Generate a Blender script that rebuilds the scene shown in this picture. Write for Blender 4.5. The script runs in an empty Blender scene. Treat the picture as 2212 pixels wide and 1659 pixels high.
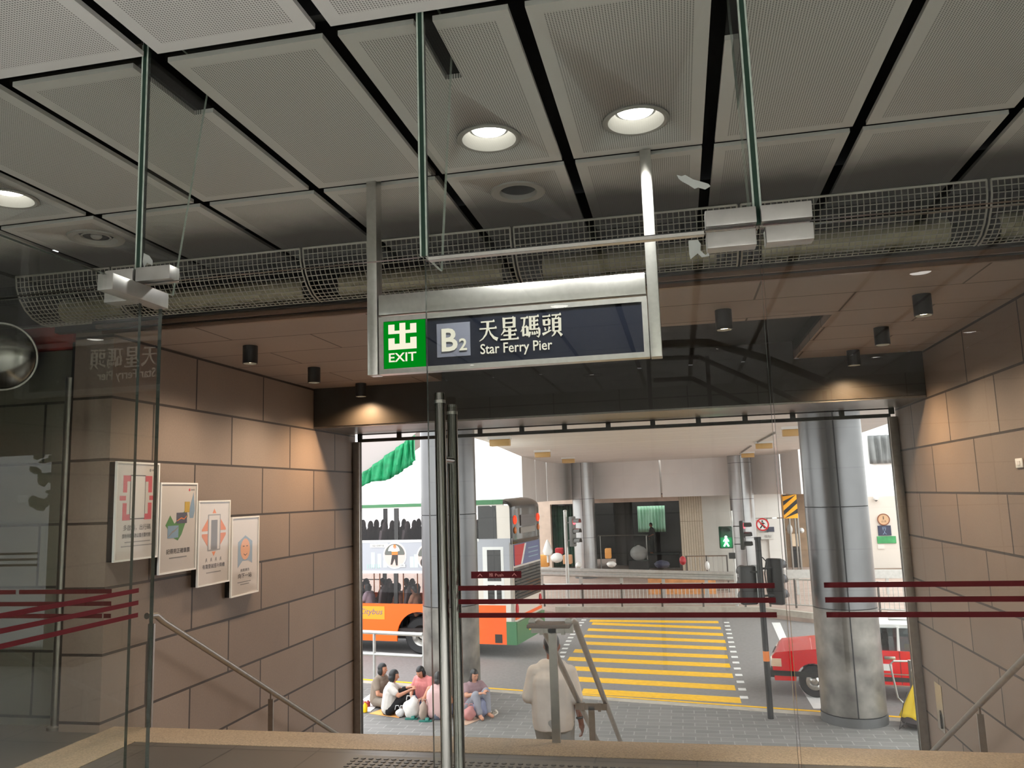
import bpy, bmesh, math, random
from mathutils import Vector, Matrix
random.seed(7)
SC = bpy.context.scene
C = bpy.context.collection
PI = math.pi
# ---------------------------------------------------------------- camera, sky, exposure
FPX, YAW, PITCH, ROLL = 1723.57, math.radians(11.5815), math.radians(7.938), math.radians(-1.8485)
CAM = Vector((0, 0, 1.6))
_f = Vector((-math.sin(YAW)*math.cos(PITCH), math.cos(YAW)*math.cos(PITCH), math.sin(PITCH)))
_r0 = Vector((math.cos(YAW), math.sin(YAW), 0)); _u0 = _r0.cross(_f)
_r = _r0*math.cos(ROLL) + _u0*math.sin(ROLL); _u = _u0*math.cos(ROLL) - _r0*math.sin(ROLL)
cd = bpy.data.cameras.new('camera'); cam = bpy.data.objects.new('camera', cd); C.objects.link(cam)
cd.sensor_width = 36; cd.lens = FPX*36/2212; cd.clip_start = .05; cd.clip_end = 400
cam.matrix_world = Matrix.Translation(CAM) @ Matrix((_r, _u, -_f)).transposed().to_4x4()
SC.camera = cam
def at(x, y, X=None, Y=None, Z=None):
    """the world point seen at a photo pixel, on the plane X=, Y= or Z="""
    d = _f*FPX + _r*(x-1106) - _u*(y-829.5)
    t = (X-CAM.x)/d.x if X is not None else (Y-CAM.y)/d.y if Y is not None else (Z-CAM.z)/d.z
    return CAM + d*t
W = bpy.data.worlds.new('overcast_sky'); SC.world = W; W.use_nodes = True
nt = W.node_tree; bg = nt.nodes['Background']
tc = nt.nodes.new('ShaderNodeTexCoord'); sx = nt.nodes.new('ShaderNodeSeparateXYZ'); cr = nt.nodes.new('ShaderNodeValToRGB')
nt.links.new(tc.outputs['Generated'], sx.inputs[0]); nt.links.new(sx.outputs['Z'], cr.inputs[0]); nt.links.new(cr.outputs[0], bg.inputs[0])
cr.color_ramp.elements[0].position = .0; cr.color_ramp.elements[0].color = (.55, .55, .55, 1)
cr.color_ramp.elements[1].position = .25; cr.color_ramp.elements[1].color = (.95, .98, 1, 1)
SKY = 4.0
bg.inputs[1].default_value = SKY
vs = SC.view_settings; SC.display_settings.display_device = 'sRGB'
vs.view_transform = 'Standard'; vs.look = 'None'; vs.exposure = 0; vs.gamma = 1; vs.use_curve_mapping = False
SC.cycles.max_bounces = 10; SC.cycles.diffuse_bounces = 5; SC.cycles.glossy_bounces = 5
SC.cycles.transparent_max_bounces = 32; SC.cycles.transmission_bounces = 8; SC.cycles.sample_clamp_indirect = 6
SC.cycles.caustics_reflective = False; SC.cycles.caustics_refractive = False
DOWN_W, BACK_W, SPOT_W = 60, 145, 90          # strength of the hall downlights and of the black spotlights over the stairs
# ---------------------------------------------------------------- materials
def s(r, g, b):
    return tuple(((c/255)/12.92 if c/255 <= .04045 else ((c/255+.055)/1.055)**2.4) for c in (r, g, b))
MATS = {}
def mat(name, col, rough=.6, metal=0, var=0, scale=8, spec=.5, bump=0, coat=0):
    if name in MATS: return MATS[name]
    m = bpy.data.materials.new(name); m.use_nodes = True; t = m.node_tree; p = t.nodes['Principled BSDF']
    p.inputs['Base Color'].default_value = (*col, 1); p.inputs['Roughness'].default_value = rough
    p.inputs['Metallic'].default_value = metal; p.inputs['Specular IOR Level'].default_value = spec
    p.inputs['Coat Weight'].default_value = coat
    if var or bump:
        c = t.nodes.new('ShaderNodeTexCoord'); n = t.nodes.new('ShaderNodeTexNoise')
        n.inputs['Scale'].default_value = scale; n.inputs['Detail'].default_value = 6
        t.links.new(c.outputs['Object'], n.inputs['Vector'])
        if var:
            r = t.nodes.new('ShaderNodeValToRGB'); r.color_ramp.elements[0].position = .3; r.color_ramp.elements[1].position = .7
            r.color_ramp.elements[0].color = (*[x*(1-var) for x in col], 1); r.color_ramp.elements[1].color = (*[min(1, x*(1+var)) for x in col], 1)
            t.links.new(n.outputs['Fac'], r.inputs[0]); t.links.new(r.outputs[0], p.inputs['Base Color'])
        if bump:
            b = t.nodes.new('ShaderNodeBump'); b.inputs['Strength'].default_value = bump; b.inputs['Distance'].default_value = .01
            t.links.new(n.outputs['Fac'], b.inputs['Height']); t.links.new(b.outputs[0], p.inputs['Normal'])
    MATS[name] = m; return m
def emit(name, col, k):
    if name in MATS: return MATS[name]
    m = bpy.data.materials.new(name); m.use_nodes = True; t = m.node_tree; t.nodes.remove(t.nodes['Principled BSDF'])
    e = t.nodes.new('ShaderNodeEmission'); e.inputs[0].default_value = (*col, 1); e.inputs[1].default_value = k
    t.links.new(e.outputs[0], t.nodes['Material Output'].inputs[0]); MATS[name] = m; return m
def glass(name, tint, ior=1.55, rough=0.0):
    """clear sheet: Fresnel mix of see-through and mirror; reflects on the faces that look at the ray"""
    if name in MATS: return MATS[name]
    m = bpy.data.materials.new(name); m.use_nodes = True; t = m.node_tree; t.nodes.remove(t.nodes['Principled BSDF'])
    N = t.nodes.new; L = t.links.new
    tr = N('ShaderNodeBsdfTransparent'); tr.inputs[0].default_value = (*tint, 1)
    gl = N('ShaderNodeBsdfGlossy'); gl.inputs['Roughness'].default_value = rough
    fr = N('ShaderNodeFresnel'); fr.inputs[0].default_value = ior
    ge = N('ShaderNodeNewGeometry'); iv = N('ShaderNodeMath'); iv.operation = 'SUBTRACT'; iv.inputs[0].default_value = 1
    mu = N('ShaderNodeMath'); mu.operation = 'MULTIPLY'; mx = N('ShaderNodeMixShader')
    L(ge.outputs['Backfacing'], iv.inputs[1]); L(fr.outputs[0], mu.inputs[0]); L(iv.outputs[0], mu.inputs[1])
    L(mu.outputs[0], mx.inputs[0]); L(tr.outputs[0], mx.inputs[1]); L(gl.outputs[0], mx.inputs[2]); L(mx.outputs[0], t.nodes['Material Output'].inputs[0])
    MATS[name] = m; return m
def stone(name, c1, c2, mortar, bw, rh, u, u0, v0, v='Z', msize=.011, rough=.55, bump=.5, off=.5, grain=.1, flake=60):
    """coursed slabs: u, v are the object axes along and across the courses"""
    m = bpy.data.materials.new(name); m.use_nodes = True; t = m.node_tree; p = t.nodes['Principled BSDF']; N = t.nodes.new; L = t.links.new
    c = N('ShaderNodeTexCoord'); sp = N('ShaderNodeSeparateXYZ'); cb = N('ShaderNodeCombineXYZ'); L(c.outputs['Object'], sp.inputs[0])
    for ax, o, k in ((u, u0, 0), (v, v0, 1)):
        a = N('ShaderNodeMath'); a.operation = 'SUBTRACT'; a.inputs[1].default_value = o; L(sp.outputs[ax], a.inputs[0]); L(a.outputs[0], cb.inputs[k])
    b = N('ShaderNodeTexBrick'); b.offset = off; b.inputs['Scale'].default_value = 1; b.inputs['Brick Width'].default_value = bw; b.inputs['Row Height'].default_value = rh
    b.inputs['Mortar Size'].default_value = msize; b.inputs['Mortar Smooth'].default_value = .15; b.inputs['Bias'].default_value = 0
    b.inputs['Color1'].default_value = (*c1, 1); b.inputs['Color2'].default_value = (*c2, 1); b.inputs['Mortar'].default_value = (*mortar, 1)
    L(cb.outputs[0], b.inputs['Vector'])
    n = N('ShaderNodeTexNoise'); n.inputs['Scale'].default_value = flake; n.inputs['Detail'].default_value = 5; L(c.outputs['Object'], n.inputs['Vector'])
    n2 = N('ShaderNodeTexNoise'); n2.inputs['Scale'].default_value = 1.7; n2.inputs['Detail'].default_value = 4; L(c.outputs['Object'], n2.inputs['Vector'])
    ad = N('ShaderNodeMath'); ad.operation = 'ADD'; L(n.outputs['Fac'], ad.inputs[0]); L(n2.outputs['Fac'], ad.inputs[1])
    mr = N('ShaderNodeMapRange'); mr.inputs[1].default_value = .6; mr.inputs[2].default_value = 1.4; mr.inputs[3].default_value = 1-grain; mr.inputs[4].default_value = 1+grain; L(ad.outputs[0], mr.inputs[0])
    mx = N('ShaderNodeMix'); mx.data_type = 'RGBA'; mx.blend_type = 'MULTIPLY'; mx.inputs[0].default_value = 1
    L(b.outputs['Color'], mx.inputs[6]); L(mr.outputs[0], mx.inputs[7]); L(mx.outputs[2], p.inputs['Base Color'])
    bp = N('ShaderNodeBump'); bp.inputs['Strength'].default_value = bump; bp.inputs['Distance'].default_value = .01; bp.invert = True
    L(b.outputs['Fac'], bp.inputs['Height']); L(bp.outputs[0], p.inputs['Normal'])
    p.inputs['Roughness'].default_value = rough; MATS[name] = m; return m
def perforated(name, col, hole, pitch, border):
    """metal sheet with rows of round holes inside a plain border; the sheet's object origin is its centre, its half size in obj['half']"""
    m = bpy.data.materials.new(name); m.use_nodes = True; t = m.node_tree; p = t.nodes['Principled BSDF']; N = t.nodes.new; L = t.links.new
    c = N('ShaderNodeTexCoord'); sp = N('ShaderNodeSeparateXYZ'); L(c.outputs['Object'], sp.inputs[0])
    def M(op, a, b=None):
        n = N('ShaderNodeMath'); n.operation = op
        for k, v in ((0, a), (1, b)):
            if v is None: continue
            if isinstance(v, (int, float)): n.inputs[k].default_value = v
            else: L(v, n.inputs[k])
        return n.outputs[0]
    fx = M('SUBTRACT', M('FRACT', M('MULTIPLY', sp.outputs['X'], 1/pitch)), .5); fy = M('SUBTRACT', M('FRACT', M('MULTIPLY', sp.outputs['Y'], 1/pitch)), .5)
    d = M('SQRT', M('ADD', M('MULTIPLY', fx, fx), M('MULTIPLY', fy, fy))); dot = M('LESS_THAN', d, .29)
    hx = N('ShaderNodeAttribute'); hx.attribute_type = 'OBJECT'; hx.attribute_name = 'half_x'
    hy = N('ShaderNodeAttribute'); hy.attribute_type = 'OBJECT'; hy.attribute_name = 'half_y'
    inx = M('LESS_THAN', M('ABSOLUTE', sp.outputs['X']), M('SUBTRACT', hx.outputs['Fac'], border)); iny = M('LESS_THAN', M('ABSOLUTE', sp.outputs['Y']), M('SUBTRACT', hy.outputs['Fac'], border))
    k = M('MULTIPLY', dot, M('MULTIPLY', inx, iny))
    mx = N('ShaderNodeMix'); mx.data_type = 'RGBA'; L(k, mx.inputs[0]); mx.inputs[6].default_value = (*col, 1); mx.inputs[7].default_value = (*hole, 1)
    # sheets turn near black towards the mesh guards, with an uneven edge
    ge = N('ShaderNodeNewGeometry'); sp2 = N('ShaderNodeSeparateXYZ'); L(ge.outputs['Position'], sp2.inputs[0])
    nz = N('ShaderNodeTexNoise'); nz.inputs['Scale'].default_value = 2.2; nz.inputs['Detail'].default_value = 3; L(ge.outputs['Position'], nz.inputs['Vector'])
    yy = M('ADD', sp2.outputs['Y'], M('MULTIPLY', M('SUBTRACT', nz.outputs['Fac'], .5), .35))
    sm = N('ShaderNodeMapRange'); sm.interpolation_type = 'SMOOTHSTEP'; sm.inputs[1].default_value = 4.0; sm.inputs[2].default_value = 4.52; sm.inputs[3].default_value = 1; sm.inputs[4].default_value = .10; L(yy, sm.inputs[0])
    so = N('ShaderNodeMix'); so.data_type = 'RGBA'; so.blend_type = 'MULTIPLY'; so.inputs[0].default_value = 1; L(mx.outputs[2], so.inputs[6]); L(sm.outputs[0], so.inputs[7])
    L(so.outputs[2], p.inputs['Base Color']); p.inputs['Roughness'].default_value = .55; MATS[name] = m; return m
M_white = mat('white_paint', (.78, .78, .76), .5); M_black = mat('black_paint', (.012, .012, .012), .45); M_void = mat('ceiling_void', (.01, .01, .012), .9)
M_steel = mat('brushed_steel', (.62, .61, .58), .28, 1, .06, 40); M_steel_dull = mat('dull_steel', (.36, .345, .32), .33, 1, .08, 20)
M_chrome = mat('chrome', (.30, .297, .282), .16, 1); M_satin = mat('satin_hinge_steel', (.5, .49, .47), .4, .9, .1, 12)
M_edge = mat('glass_edge', (.028, .036, .03), .2, 0, .2, 30); M_edge_pale = mat('glass_edge_pale', (.42, .48, .43), .15, 0, .15, 30); M_edge_green = mat('glass_edge_green', (.012, .03, .02), .6, spec=.15); M_glass = glass('clear_glass', (.96, .975, .965), 1.6); M_pane_dusty = glass('tinted_pane', (.945, .955, .94), 1.5)
M_red = mat('dark_red_tape', s(66, 3, 8), .8, spec=.2); M_stone_w = stone('stair_wall_stone', s(141, 125, 113), s(128, 113, 102), s(58, 50, 45), 1.18, .4755, 'Y', 6.972, 2.441)
M_stone_f = stone('front_wall_stone', s(104, 103, 91), s(96, 95, 84), s(40, 39, 34), 1.18, .4755, 'X', -4.9, 2.441)
M_granite = mat('beige_granite', s(140, 122, 100), .5, 0, .35, 90); M_tile = stone('dark_floor_tile', s(74, 69, 62), s(69, 64, 58), s(36, 33, 30), .6, .6, 'X', 0, 5.05, 'Y', .006, .35, .2, 0, .12, 90)
M_soffit = stone('stair_soffit_panel', s(158, 143, 134), s(151, 137, 128), s(82, 71, 65), 1.37, .62, 'X', -4.2, 5.2, 'Y', .008, .6, .3, .5, .04, 30)
M_beam = mat('dark_beam_panel', s(46, 42, 37), .4, 0, .06, 3); M_bronze = mat('bronze_trim', s(120, 98, 84), .3, .9); M_concrete = mat('concrete', s(176, 168, 155), .8, 0, .12, 6, bump=.1)
M_clad = mat('aluminium_cladding', (.43, .435, .44), .34, .85, .05, 2.2); M_clad_shaded = mat('shaded_cladding', (.175, .175, .178), .3, .9, .06, 2.2); M_joint = mat('dark_joint', (.02, .02, .022), .8); M_rub = mat('black_rubber', (.015, .015, .016), .6)  # near cladding is the same metal, darkened to paint in its shade
M_panel = mat('pale_metal_panel', s(238, 238, 238), .45, .1, .04, 1); M_soff2 = mat('bridge_soffit_panel', s(205, 197, 188), .55, 0, .05, 1.5)
M_asph = mat('asphalt', s(128, 124, 122), .8, 0, .1, 14, bump=.2); M_yel = mat('yellow_road_paint', s(250, 190, 8), .6, 0, .12, 9); M_wline = mat('white_road_paint', (.8, .8, .78), .6, 0, .06, 9)
M_pave = stone('herringbone_paving', s(122, 119, 116), s(110, 108, 105), s(140, 138, 134), .42, .21, 'X', 0, 0, 'Y', .01, .8, .3, .5, .1, 40)
M_galv = mat('galvanised_rail', s(196, 196, 192), .4, .6, .08, 10); M_skin = mat('skin', s(196, 140, 112), .55); M_skin2 = mat('tanned_skin', s(138, 88, 66), .55); M_hair = mat('black_hair', (.012, .011, .011), .45)
# ---------------------------------------------------------------- mesh helpers
INV = {}
class B:
    def __init__(s_): s_.bm = bmesh.new()
    def _mi(s_, f0, mi, sm=False):
        s_.bm.faces.ensure_lookup_table()
        for f in s_.bm.faces[f0:]: f.material_index = mi; f.smooth = sm
    def box(s_, c, d, mi=0, rz=0, rot=None, bev=0):
        f0 = len(s_.bm.faces); R = rot if rot is not None else Matrix.Rotation(rz, 4, 'Z')
        r = bmesh.ops.create_cube(s_.bm, size=1, matrix=Matrix.Translation(Vector(c)) @ R.to_4x4() @ Matrix.Diagonal((*d, 1)))
        if bev:
            ed = list({e for v in r['verts'] for e in v.link_edges}); bmesh.ops.bevel(s_.bm, geom=ed, offset=bev, segments=2, affect='EDGES', profile=.5)
        s_._mi(f0, mi); return s_
    def bb(s_, x0, x1, y0, y1, z0, z1, mi=0, bev=0):
        return s_.box(((x0+x1)/2, (y0+y1)/2, (z0+z1)/2), (abs(x1-x0), abs(y1-y0), abs(z1-z0)), mi, bev=bev)
    def cyl(s_, a, b, r, r2=None, n=16, mi=0, cap=True):
        a, b = Vector(a), Vector(b); d = b-a; f0 = len(s_.bm.faces)
        q = d.to_track_quat('Z', 'Y').to_matrix().to_4x4()
        bmesh.ops.create_cone(s_.bm, cap_ends=cap, segments=n, radius1=r, radius2=r if r2 is None else r2, depth=d.length, matrix=Matrix.Translation((a+b)/2) @ q)
        s_._mi(f0, mi, True); return s_
    def ell(s_, c, r, mi=0, n=16, rot=None):
        f0 = len(s_.bm.faces); r = (r, r, r) if isinstance(r, (int, float)) else r
        bmesh.ops.create_uvsphere(s_.bm, u_segments=n, v_segments=max(6, n*2//3), radius=1, matrix=Matrix.Translation(Vector(c)) @ (rot.to_4x4() if rot is not None else Matrix()) @ Matrix.Diagonal((*r, 1)))
        s_._mi(f0, mi, True); return s_
    def cap(s_, a, ra, b, rb, n=12, mi=0):
        s_.cyl(a, b, ra, rb, n, mi, False).ell(a, ra, mi, n).ell(b, rb, mi, n); return s_
    def tube(s_, pts, r, n=8, mi=0, closed=False):
        pts = [Vector(p) for p in pts]; f0 = len(s_.bm.faces); rings = []; k = len(pts)
        for i, p in enumerate(pts):
            a = pts[i-1] if (i or closed) else p; b = pts[(i+1) % k] if (i < k-1 or closed) else p
            t = (b-a).normalized(); ref = Vector((0, 0, 1)) if abs(t.z) < .95 else Vector((0, 1, 0)); x = t.cross(ref).normalized(); y = x.cross(t)
            rings.append([s_.bm.verts.new(p + (x*math.cos(2*PI*j/n) + y*math.sin(2*PI*j/n))*r) for j in range(n)])
        for i in range(k if closed else k-1):
            A, Bq = rings[i], rings[(i+1) % k]
            for j in range(n): s_.bm.faces.new((A[j], A[(j+1) % n], Bq[(j+1) % n], Bq[j]))
        if not closed:
            s_.bm.faces.new(rings[0][::-1]); s_.bm.faces.new(rings[-1])
        s_._mi(f0, mi, n > 5); return s_
    def prism(s_, pts, ex, mi=0, sm=False):
        """closed outline extruded by vector ex"""
        f0 = len(s_.bm.faces); ex = Vector(ex); pts = [Vector(p) for p in pts]
        a = [s_.bm.verts.new(p) for p in pts]; b = [s_.bm.verts.new(p+ex) for p in pts]; k = len(pts)
        nrm = sum(((pts[i]-pts[0]).cross(pts[(i+1) % k]-pts[0]) for i in range(1, k-1)), Vector())
        if nrm.dot(ex) > 0: a, b = b, a
        fs = [s_.bm.faces.new(a), s_.bm.faces.new(b[::-1])]
        for i in range(k): s_.bm.faces.new((a[(i+1) % k], a[i], b[i], b[(i+1) % k]))
        for f in fs: f.normal_update()
        bmesh.ops.triangulate(s_.bm, faces=[f for f in fs if len(f.verts) > 4]); s_._mi(f0, mi, sm); return s_
    def lathe(s_, prof, c=(0, 0, 0), n=32, mi=0, rot=None, loop=False):
        f0 = len(s_.bm.faces); c = Vector(c); R = rot if rot is not None else Matrix.Identity(3); rings = []
        for r, z in prof: rings.append([s_.bm.verts.new(c + R @ Vector((r*math.cos(2*PI*j/n), r*math.sin(2*PI*j/n), z))) for j in range(n)])
        for i in range(len(prof) if loop else len(prof)-1):
            A, Q = rings[i], rings[(i+1) % len(prof)]
            for j in range(n): s_.bm.faces.new((A[j], A[(j+1) % n], Q[(j+1) % n], Q[j]))
        s_._mi(f0, mi, True); return s_
    def grid(s_, fn, nu, nv, mi=0):
        """surface from fn(u, v), u and v in 0..1"""
        f0 = len(s_.bm.faces); V = [[s_.bm.verts.new(fn(i/nu, j/nv)) for j in range(nv+1)] for i in range(nu+1)]
        for i in range(nu):
            for j in range(nv): s_.bm.faces.new((V[i][j], V[i+1][j], V[i+1][j+1], V[i][j+1]))
        s_._mi(f0, mi, True); return s_
    def build(s_, name, mats, parent=None, angle=40, recalc=True):
        if parent is not None: s_.bm.transform(INV.get(parent.name, Matrix()))
        if recalc: bmesh.ops.recalc_face_normals(s_.bm, faces=s_.bm.faces[:])
        me = bpy.data.meshes.new(name); s_.bm.to_mesh(me); s_.bm.free()
        for m in (mats if isinstance(mats, (list, tuple)) else [mats]): me.materials.append(m)
        me.set_sharp_from_angle(angle=math.radians(angle))
        o = bpy.data.objects.new(name, me); C.objects.link(o)
        if parent is not None: o.parent = parent; INV[o.name] = INV.get(parent.name, Matrix())
        return o
def tag(o, label, cat, group=None):
    o['label'] = label; o['category'] = cat
    if group: o['group'] = group
    return o
def thing(name, label, cat, loc=(0, 0, 0), group=None, rz=0):
    """Empty at the base of a thing; its parts are built in world coordinates"""
    o = bpy.data.objects.new(name, None); C.objects.link(o); o.empty_display_size = .1
    o.location = loc; o.rotation_euler = (0, 0, rz)
    INV[o.name] = (Matrix.Translation(Vector(loc)) @ Matrix.Rotation(rz, 4, 'Z')).inverted()
    return tag(o, label, cat, group)
def struct(o): o['kind'] = 'structure'; return o
def stuff(o): o['kind'] = 'stuff'; return o
def holder(name, loc=(0, 0, 0)):
    o = bpy.data.objects.new(name, None); C.objects.link(o); o.location = loc; INV[o.name] = Matrix.Translation(Vector(loc)).inverted(); return struct(o)
def dup(root, loc, label, rz=None):
    """copy of a thing with copies of its parts and sub-parts"""
    r = root.copy(); C.objects.link(r); r.location = loc; r['label'] = label
    if rz is not None: r.rotation_euler = (0, 0, rz)
    def kids(a, b):
        for ch in list(a.children):
            c = ch.copy(); C.objects.link(c); c.parent = b; kids(ch, c)
    kids(root, r); return r
def text(name, body, p, ux, uy, w, h, m, parent, depth=.0015, bold=0, shear=0):
    """lettering fitted to the w by h rectangle whose lower left corner is p, running along ux with uy up"""
    cu = bpy.data.curves.new(name, 'FONT'); cu.body = body; cu.size = 1; cu.extrude = 0; cu.offset = bold; cu.shear = shear; cu.resolution_u = 3
    t = bpy.data.objects.new('tmp_text', cu); C.objects.link(t); me = bpy.data.meshes.new_from_object(t); bpy.data.objects.remove(t)
    bm = bmesh.new(); bm.from_mesh(me); bpy.data.meshes.remove(me); bpy.data.curves.remove(cu)
    xs = [v.co.x for v in bm.verts]; ys = [v.co.y for v in bm.verts]; x0, y0 = min(xs), min(ys); kx, ky = w/(max(xs)-x0), h/(max(ys)-y0)
    ux, uy, p = Vector(ux).normalized(), Vector(uy).normalized(), Vector(p); nz = ux.cross(uy)
    for v in bm.verts: v.co = p + ux*((v.co.x-x0)*kx) + uy*((v.co.y-y0)*ky) + nz*.0004
    r = bmesh.ops.extrude_face_region(bm, geom=bm.faces[:])
    bmesh.ops.translate(bm, verts=[g for g in r['geom'] if isinstance(g, bmesh.types.BMVert)], vec=nz*depth)
    b = B(); b.bm.free(); b.bm = bm
    return b.build(name, m, parent, recalc=True)
def cut(o, cutter):
    """boolean hole"""
    c = cutter.build('cutter', M_black); md = o.modifiers.new('hole', 'BOOLEAN'); md.operation = 'DIFFERENCE'; md.object = c; md.solver = 'EXACT'
    dg = bpy.context.evaluated_depsgraph_get(); me = bpy.data.meshes.new_from_object(o.evaluated_get(dg)); o.modifiers.clear(); o.data = me
    bpy.data.objects.remove(c)
def light(name, kind, loc, power, col=(1, 1, 1), target=None, size=.1, angle=60, blend=.5):
    l = bpy.data.lights.new(name, kind); l.energy = power; l.color = col
    if kind == 'AREA': l.shape = 'DISK'; l.size = size
    if kind == 'SPOT': l.spot_size = math.radians(angle); l.spot_blend = blend; l.shadow_soft_size = size
    o = bpy.data.objects.new(name, l); C.objects.link(o); o.location = loc
    if target is not None: o.rotation_euler = (Vector(target)-Vector(loc)).to_track_quat('-Z', 'Y').to_euler()
    return o
# ---------------------------------------------------------------- setting: hall, stairs, soffit
XL, XR, GZ = -4.2, 2.5, -2.6                    # stair walls, street level
DY, HEAD, CZ = 2.5, 2.40, 3.28                  # glass line, door head, ceiling
struct(B().bb(-8.3, 5.8, 2.52, 5.42, -.3, 0).build('floor', M_tile))
struct(B().bb(-8.3, 5.8, -8.2, 2.52, -.3, 0).build('floor_hall', mat('bounce_pale_hall_granite', s(206, 205, 202), .35, 0, .1, 50)))  # unseen hall floor, made pale to bounce light up to the ceiling
struct(B().bb(XL, XR, 5.12, 5.445, -.05, .004, bev=.004).bb(XL, XL+.42, 2.52, 5.12, -.05, .004).build('trim_1', M_granite))
st = B()
NST, TR, RI = 16, .30, 2.6/16
for i in range(NST-1):
    z = -RI*(i+1); st.bb(XL, XR, 5.42+TR*i, 5.42+TR*(i+1), z-.35, z, 0)
    st.bb(XL, XR, 5.42+TR*(i+1)-.05, 5.42+TR*(i+1)+.004, z-.02, z+.002, 1)
struct(st.build('floor_stairs', [M_granite, M_concrete]))
struct(B().bb(XL-.34, XL, 5.29, 9.98, GZ-.1, 3.3).build('wall_left', M_stone_w))
struct(B().bb(XR, XR+.34, 5.29, 9.98, GZ-.1, 3.3).build('wall_right', M_stone_w))
struct(B().bb(-8.3, XL-.34, 5.42, 5.62, -.1, 3.6).build('wall_front_left', M_stone_f))
struct(B().bb(XR+.34, 5.8, 5.42, 5.62, -.1, 3.6).build('wall_front_right', M_stone_f))
struct(B().bb(-8.5, -8.3, -2.4, 5.62, -.1, 3.6).build('wall_hall_left', M_stone_f))
struct(B().bb(5.8, 6, -8.2, 5.62, -.1, 3.6).build('wall_hall_right', M_stone_f))
M_back = stone('back_wall_panel', s(190, 190, 184), s(182, 182, 177), s(20, 20, 20), 1.1, .62, 'X', .2, 0, 'Z', .01, .4, .3, 0, .03, 20)
struct(B().bb(-6.4, 6, -8.4, -8.2, -.1, 3.6).build('wall_back', M_back))
struct(B().bb(-6.4, -6.2, -8.2, -2.4, -.1, 3.6).bb(-6.57, -6.2, -2.5, -2.4, -.1, 3.6).bb(-8.5, -6.57, -2.5, -2.4, -.1, .18).bb(-8.5, -6.57, -2.5, -2.4, 2.2, 3.6).bb(-7.62, -7.58, -2.48, -2.42, .18, 2.2).build('wall_back_left', M_stone_f))
# stair soffit with its dark recess, the beam, the trims over the doorway
so = B(); ry0, rx0, rx1 = 6.55, -2.62, 1.25
so.bb(XL, XR, 5.2, ry0, 2.93, 3.03).bb(XL, rx0, ry0, 8.75, 2.93, 3.03).bb(rx1, XR, ry0, 8.75, 2.93, 3.03)
ce = struct(so.build('ceiling_stairs', M_soffit))
struct(B().bb(rx0-.02, rx1+.02, ry0-.02, 8.8, 3.12, 3.2).bb(rx0-.02, rx0, ry0, 8.75, 3.0, 3.12).bb(rx1, rx1+.02, ry0, 8.75, 3.0, 3.12).bb(rx0, rx1, ry0-.02, ry0, 3.0, 3.12).build('ceiling_recess', M_beam))
struct(B().bb(XL, XR, 8.75, 9.80, 2.475, 3.3).build('trim_beam', M_beam))
struct(B().bb(XL, XR, 8.76, 9.80, 2.455, 2.474).build('trim_beam_soffit', M_steel_dull))
bk = B().bb(-4.6, 2.9, 5.14, 5.2, 2.935, 3.6, 1).bb(-8.3, 5.8, 5.2, 5.26, 3.03, 3.6, 1)
for y, z in ((5.10, 2.945), (5.17, 2.915)): bk.bb(XL, XR, y-.015, y+.015, z-.014, z+.014, 0)
bk.bb(XL, XR, 5.05, 5.20, 2.96, 3.0, 1)
struct(bk.build('trim_2', [M_bronze, M_black]))
for n, x in (('trim_3', XL+.01), ('trim_4', XR-.10)):
    struct(B().bb(x, x+.09, 9.865, 9.9, GZ, 2.36, 0, .004).bb(x, x+.09, 9.925, 9.96, GZ, 2.36, 0, .004).bb(x+.02, x+.07, 9.9, 9.925, GZ, 2.36, 1).build(n, [M_steel_dull, M_black]))
# ceiling: dark void with perforated panels hung below it
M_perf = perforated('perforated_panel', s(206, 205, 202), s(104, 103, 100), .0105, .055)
M_plain = mat('ceiling_panel_metal', s(206, 205, 202), .55)
ceil = struct(B().bb(-8.3, 5.8, -2.4, 5.2, 3.62, 3.8).bb(-6.3, 5.8, -8.2, -2.4, 3.62, 3.8).build('ceiling', M_void))
DL_LIT = [(-.79, 3.5), (-.10, 3.5), (-3.47, 3.5)]
DL_BACK = [(-.98, -2.06), (2.02, -1.9), (-5.68, -1.9), (-3.93, -2.0), (4.78, -1.95), (-2.53, -4.9), (.6, -4.9), (3.35, -4.9), (-1.14, -6.4), (2.68, -6.4)]  # some mirrored in the glass, the others unseen and added to brighten the ceiling
DL_OFF = [(-.79, 4.2), (-3.49, 4.2)]
GX, GY, PX, PY = .235, 2.5, .695, 1.375
holes = DL_LIT + DL_BACK + DL_OFF
back = B()
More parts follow.
